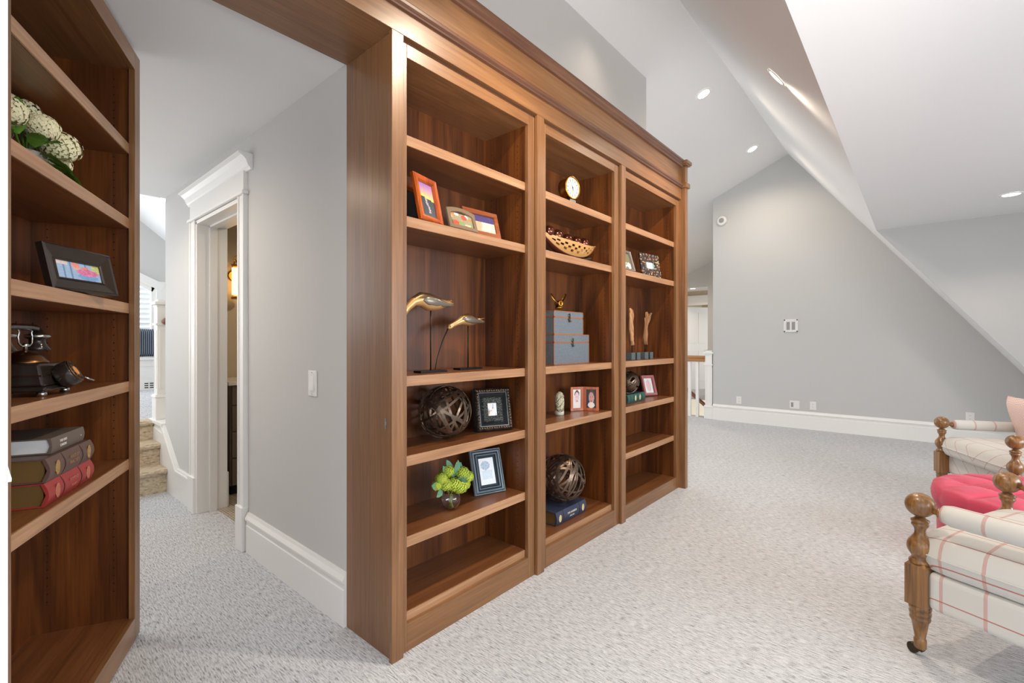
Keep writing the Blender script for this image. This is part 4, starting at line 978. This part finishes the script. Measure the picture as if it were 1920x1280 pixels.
# folding frame
def face(sk, bg):
    def fn(u, v):
        if el(u, v, .5, .16, .34, .16): return (235, 225, 215)
        if el(u, v, .42, .58, .035, .02) or el(u, v, .64, .58, .035, .02): return (50, 35, 30)
        if el(u, v, .52, .38, .09, .025): return (180, 70, 70)
        if el(u, v, .52, .55, .27, .30): return nz_(sk, 5)
        if el(u, v, .52, .72, .30, .24): return (90, 60, 40)
        return nz_(bg, 6)
    return fn
t = thing('folding_frame', 'hinged orange wood double frame with two child portraits', 'picture frame', (-.165, 1.625, Z4+.001), R(90))
def leafp(x0, x1, y0, y1, nm, fn):
    a, c = Vector((x0, y0, 0)), Vector((x1, y1, 0)); d = (c-a); L_ = d.length; yaw = math.atan2(d.y, d.x); h = .162; r_ = .018
    b = MB().box((0, -.006, 0), (L_, .006, r_)).box((0, -.006, h-r_), (L_, .006, h)).box((0, -.006, r_), (r_, .006, h-r_)).box((L_-r_, -.006, r_), (L_, .006, h-r_)).box((r_, .001, r_), (L_-r_, .004, h-r_))
    o = b.build(nm, orange_wood, t, .0012, a, (0, 0, yaw)); photo(o, L_-2*r_, h-2*r_, fn, 20, 26, y=-.0005, x0=L_/2, z0=r_)
leafp(-.050, .037, .070, .025, 'left_leaf', face((226, 196, 196), (230, 226, 220)))
leafp(.039, .080, .022, -.072, 'right_leaf', face((212, 158, 150), (50, 44, 52)))
# small green frame at far left of the same shelf
frame('green edged frame mostly hidden behind the divider post', (-.100, 1.02, Z4+.001), -14, 16, .12, .16, .016, P_std, mat('green_gray', S(110, 132, 122), .4), mat('pale_mat', S(220, 220, 214), .8))
# navy book under ball
book('navy book with gold medallions under the strap ball', (-.098, 1.215, Z0+.0008), R(90)+R(1), .335, .215, .080, cloth('navy_leather', S(52, 62, 84), .4), mat('brown_pages', S(110, 84, 48), .5), .010, (.22, .76), [('THE HARBOR', .49, .62, .95), ('AND SEA', .49, .36, .7)], white_ink, (.11, .88), mat('pale_gilt', S(206, 190, 146), .5))
# bay 3
t = frame('square mosaic tiled frame with couple photo in the farthest bay', (-.085, 2.50, Z2+.001), -10, 10.6, .255, .190, .068, [(0, 0), (0, .012), (.03, .014), (.97, .014), (1, .008), (1, .003)], mosaic_tiles(), None,
          (lambda u, v: (nz_((236, 226, 230)) if (el(u, v, .40, .30, .22, .42) or el(u, v, .62, .30, .2, .36)) else nz_((120, 160, 150), 18)), (.118, .118, .068)))
frame('thin gray frame with bright photo left of the mosaic frame', (-.079, 2.075, Z2+.001), -4, 17, .20, .165, .020, P_std, mat('pewter_frame', S(120, 110, 104), .4, .3), None, (folk([(230, 240, 180), (90, 120, 80), (240, 240, 230), (120, 110, 80)], 21), (.165, .125, .02)))
t = frame('dusty pink frame with white print beside the small strap ball', (-.215, 2.770, Z4+.001), -26.8, 18.7, .135, .180, .026, P_std, mat('dusty_pink', S(178, 110, 106), .4), mat('white_mat', S(236, 232, 228), .7), (lambda u, v: nz_((232, 200, 196), 12) if el(u, v, .5, .5, .3, .42) else (238, 236, 232), (.078, .122, .028)))
book('green book with gilt squares under the small strap ball', (-.118, 2.16, Z4+.0008), R(90)+R(3), .325, .17, .064, cloth('green_leather', S(40, 88, 84), .45), mat('tan_pages', S(96, 78, 54), .5), .008, (.15, .32, .55, .8), None, None, (.42, .68), mat('pale_gilt_b', S(196, 190, 140), .5))
drift = wood('driftwood', 'z', S(92, 58, 34), S(150, 106, 68), S(196, 150, 104), rough=.8, coat=0)
def driftwood(label, loc, h, fan, seed):
    t = thing('driftwood_sculpture', label, 'sculpture', loc, R(90)); rs = random.Random(seed)
    MB().box((-.075, -.035, 0), (.075, .035, .055)).build('plinth', mat('slate_plinth', S(84, 92, 96), .5), t, .001)
    MB().box((-.012, -.0365, 0), (.012, -.034, .055)).build('plinth_band', black_m, t)  # black band on the plinth front, centred below the rod
    MB().tube([(0, 0, .055), (0, 0, .13)], .003, 8).build('rod', black_m, t)
    b = MB(); n = 11
    for i in range(n):
        u = (i/(n-1)-.5); x0 = rs.uniform(-.006, .006); y0 = rs.uniform(-.008, .008); pts = []; rd = []
        hh = h*rs.uniform(.78, 1.0)
        for k in range(7):
            s = k/6; pts.append((x0+fan[0]*s**1.5+u*fan[1]*s**fan[2]+rs.uniform(-.003, .003), y0+rs.uniform(-.006, .006)+u*.02*s, .115+hh*s)); rd.append((.010+.005*math.sin(s*PI*1.3+i))*(1-.5*s)+.0015)
        b.tube(pts, rd, 6)
    b.build('wood', drift, t)
driftwood('upright dark driftwood piece on slate block, left of the pair', (-.150, 2.300, Z3+.0008), .285, (-.012, .075, .4), 3)
driftwood('fan topped driftwood piece on slate block, right of the pair', (-.150, 2.530, Z3+.0008), .270, (.050, .14, 2.0), 8)

# ================================================================== FURNITURE
def spool_chair(label, loc, rotz, W=.73, Dp=.70):
    """local: x = towards back, y = across (0 near post .. W), front posts at x=0"""
    t = thing('spool_armchair', label, 'armchair', loc, rotz)
    def post(y, nm='front_post', x=0):
        b = MB()
        b.lathe([(.030, .016), (.034, .020), (.066, .021), (.070, .019), (.072, .017), (.140, .028), (.146, .033), (.155, .034), (.160, .030), (.166, .035), (.176, .036), (.182, .032), (.188, .036), (.198, .037), (.206, .034)], (x, y, 0), 20)
        h = .036; b.add([(x-h, y-h, .205), (x+h, y-h, .205), (x+h, y+h, .205), (x-h, y+h, .205), (x-h, y-h, .362), (x+h, y-h, .362), (x+h, y+h, .362), (x-h, y+h, .362)], [(0,3,2,1),(0,1,5,4),(1,2,6,5),(2,3,7,6),(3,0,4,7)])
        g = .026; b.add([(x-h, y-h, .362), (x+h, y-h, .362), (x+h, y+h, .362), (x-h, y+h, .362), (x-g, y-g, .374), (x+g, y-g, .374), (x+g, y+g, .374), (x-g, y+g, .374)], [(4,5,6,7),(0,1,5,4),(1,2,6,5),(2,3,7,6),(3,0,4,7)])
        b.lathe([(.370, .035), (.378, .037), (.384, .034), (.389, .028), (.396, .027), (.404, .032), (.418, .040), (.432, .043), (.446, .042), (.460, .036), (.474, .026), (.486, .019), (.500, .018), (.512, .022), (.520, .028), (.526, .028), (.530, .024), (.535, .030), (.541, .030), (.546, .020), (.552, .016)], (x, y, 0), 22)
        R0 = .047; zc = .600
        b.lathe([(zc+R0*math.sin(a), R0*1.04*math.cos(a)) for a in [R(q) for q in range(-78, 91, 12)]], (x, y, 0), 24)
        b.build(nm, chair_wood, t)
        c = MB().lathe([(-.009, .016), (-.007, .020), (.007, .020), (.009, .016)], (x-.024, y, .020), 16, (.25, 1, 0)).box((x-.014, y-.012, .022), (x+.012, y+.012, .032)); c.build('caster', mat('caster_brass', S(70, 60, 48), .35, .9), t)
    for y in (0, W):
        post(y)
        MB().lathe([(.040, .013), (.052, .011), (.062, .020), (.070, .018), (.074, .014)], (0, y, .590), 14, (1, 0, -.04)).build('arm_peg', chair_wood, t)
        arm = MB(); arm.tube([(.070, y, .588), (.074, y, .588), (.10, y, .587), (.35, y, .585), (Dp-.02, y, .583)], [.020, .033, .039, .039, .039], 20); arm.build('arm_roll', plaid_m, t)
    # rear legs and back
    for y in (.03, W-.03):
        MB().tube([(Dp+.06, y, .0), (Dp+.02, y, .22), (Dp, y, .40), (Dp+.08, y, .88)], [.018, .024, .024, .020], 8).build('rear_leg', chair_wood, t)
    ap = MB(); ap.box((.030, -.020, .205), (Dp, W+.020, .352)); ap.build('seat_rail', plaid_m, t, .022, seg=4)
    # seat cushion (superellipsoid with crowned top)
    n = 20; v = []; f = []; x0, x1, y0, y1 = -.030, Dp-.06, -.035, W+.035
    prof_ = [(-1, .0), (-.93, .35), (-.6, .75), (-.2, .94), (0, 1), (.12, 1.0), (.3, .985), (.6, .93), (.85, .78), (1, 0)]
    zc = .415
    for (pz, s) in [(-.062, .0), (-.062, .80), (-.055, .90), (-.030, .965), (-.004, .988), (.002, 1.0), (.006, 1.0), (.010, .988), (.032, .965), (.058, .90), (.074, .78), (.086, .50), (.090, .0)]:
        for i in range(48):
            a = 2*PI*i/48; ca, sa = math.cos(a), math.sin(a); e = .22
            cx_ = math.copysign(abs(ca)**(e*1.2), ca); cy_ = math.copysign(abs(sa)**(e*1.2), sa)
            sx = 1-(1-s)*.45 if s > .55 else s*1.45; sx = sx if s > 0 else 0
            v.append(((x0+x1)/2+cx_*(x1-x0)/2*sx, (y0+y1)/2+cy_*(y1-y0)/2*sx, zc+pz))
    R_ = 13
    for j in range(R_-1):
        for i in range(48): f.append((j*48+i, j*48+(i+1) % 48, (j+1)*48+(i+1) % 48, (j+1)*48+i))
    b = MB(); b.add(v, f, 0, True); b.build('seat_cushion', plaid_m, t)
    pp = MB(); pts_ = []
    for i in range(65):
        a = 2*PI*i/64; ca, sa = math.cos(a), math.sin(a); e = .264
        pts_.append(((x0+x1)/2+math.copysign(abs(ca)**e, ca)*((x1-x0)/2+.001), (y0+y1)/2+math.copysign(abs(sa)**e, sa)*((y1-y0)/2+.001), zc+.004))
    pp.tube(pts_, .0035, 6); pp.build('piping', plaid_m, t)
    bc = pillow(W-.10, .46, .17, 14, .3); o = bc.build('back_cushion', plaid_m, t, 0, (Dp-.02, W/2, .74), (R(90), 0, R(90))); o.rotation_euler = (R(80), 0, R(90))
    MB().tube([(Dp+.08, -.0, .86), (Dp+.08, W, .86)], .03, 12).build('top_rail', chair_wood, t)
    return t
aA = math.atan2(-.416, .909)
spool_chair('nearer plaid armchair with turned wood ball posts at lower right', (1.540, 1.414, 0), aA)
aB = math.atan2(.44, .898)
spool_chair('farther plaid armchair with ball posts beyond the pink ottoman', (2.004, 3.357, 0), aB, W=.76)
tp = pillow(.40, .40, .14).build('throw_pillow', woven_m, None, 0, (2.19, 4.07, .635), (R(74), 0, R(116)))
tag(tp, 'pink woven pattern pillow on the farther armchair', 'pillow')
# ottoman
ot = thing('tufted_ottoman', 'round rose pink tufted ottoman between the two plaid armchairs', 'ottoman', (2.045, 2.78, 0))
b = MB(); nr, na = 30, 144; v = []; f = []; Ro = .455
def otp(r_, a):
    x, y = r_*math.cos(a), r_*math.sin(a); k = PI/.20
    u_, w_ = (x+y)*.7071*k, (x-y)*.7071*k
    tuft = (abs(math.sin(u_)*math.sin(w_)))**.35
    s = r_/Ro; dome = .050*math.sqrt(max(0, 1-s**2.6))
    fade = max(0, min(1, (1-s)*5)); fold = .012*abs(math.sin(a*8))**.4*max(0, 1-abs(s-.88)/.16)
    return (x, y, .385+dome+.030*(tuft-1)*fade + fold*.9)
for i in range(nr+1):
    for j in range(na): v.append(otp(max(.001, Ro*.985*(i/nr)**.9), 2*PI*j/na))
for (rr_, z) in ((Ro*1.0, .375), (Ro*1.012, .345), (Ro*1.0, .315), (Ro*.975, .290), (Ro*.955, .270), (Ro*.950, .10), (Ro*.948, .05)):
    for j in range(na):
        a = 2*PI*j/na; q = .006*abs(math.sin(a*8))**.4 if z > .28 else .004; v.append(((rr_+q-.006)*math.cos(a), (rr_+q-.006)*math.sin(a), z))
for i in range(nr+7):
    for j in range(na): k = (j+1) % na; f.append((i*na+j, i*na+k, (i+1)*na+k, (i+1)*na+j))
b.add(v, f, 0, True); b.build('cushion', pink_m, ot)
bt = MB(); kk = .20/1.41421*1
for i in range(-4, 5):
    for j in range(-4, 5):
        u_, w_ = i*.20, j*.20; x, y = (u_+w_)*.7071, (u_-w_)*.7071
        r_ = math.hypot(x, y)
        if r_ < Ro*.80: bt.sphere((x, y, otp(r_, math.atan2(y, x))[2]+.006), (.010, .010, .006), 10, 6)
bt.build('buttons', pink_m, ot)
for i in range(4):
    a = PI/4+i*PI/2; MB().lathe([(0, .018), (.052, .026)], (.36*math.cos(a), .36*math.sin(a), 0), 12).build('foot', chair_wood, ot)
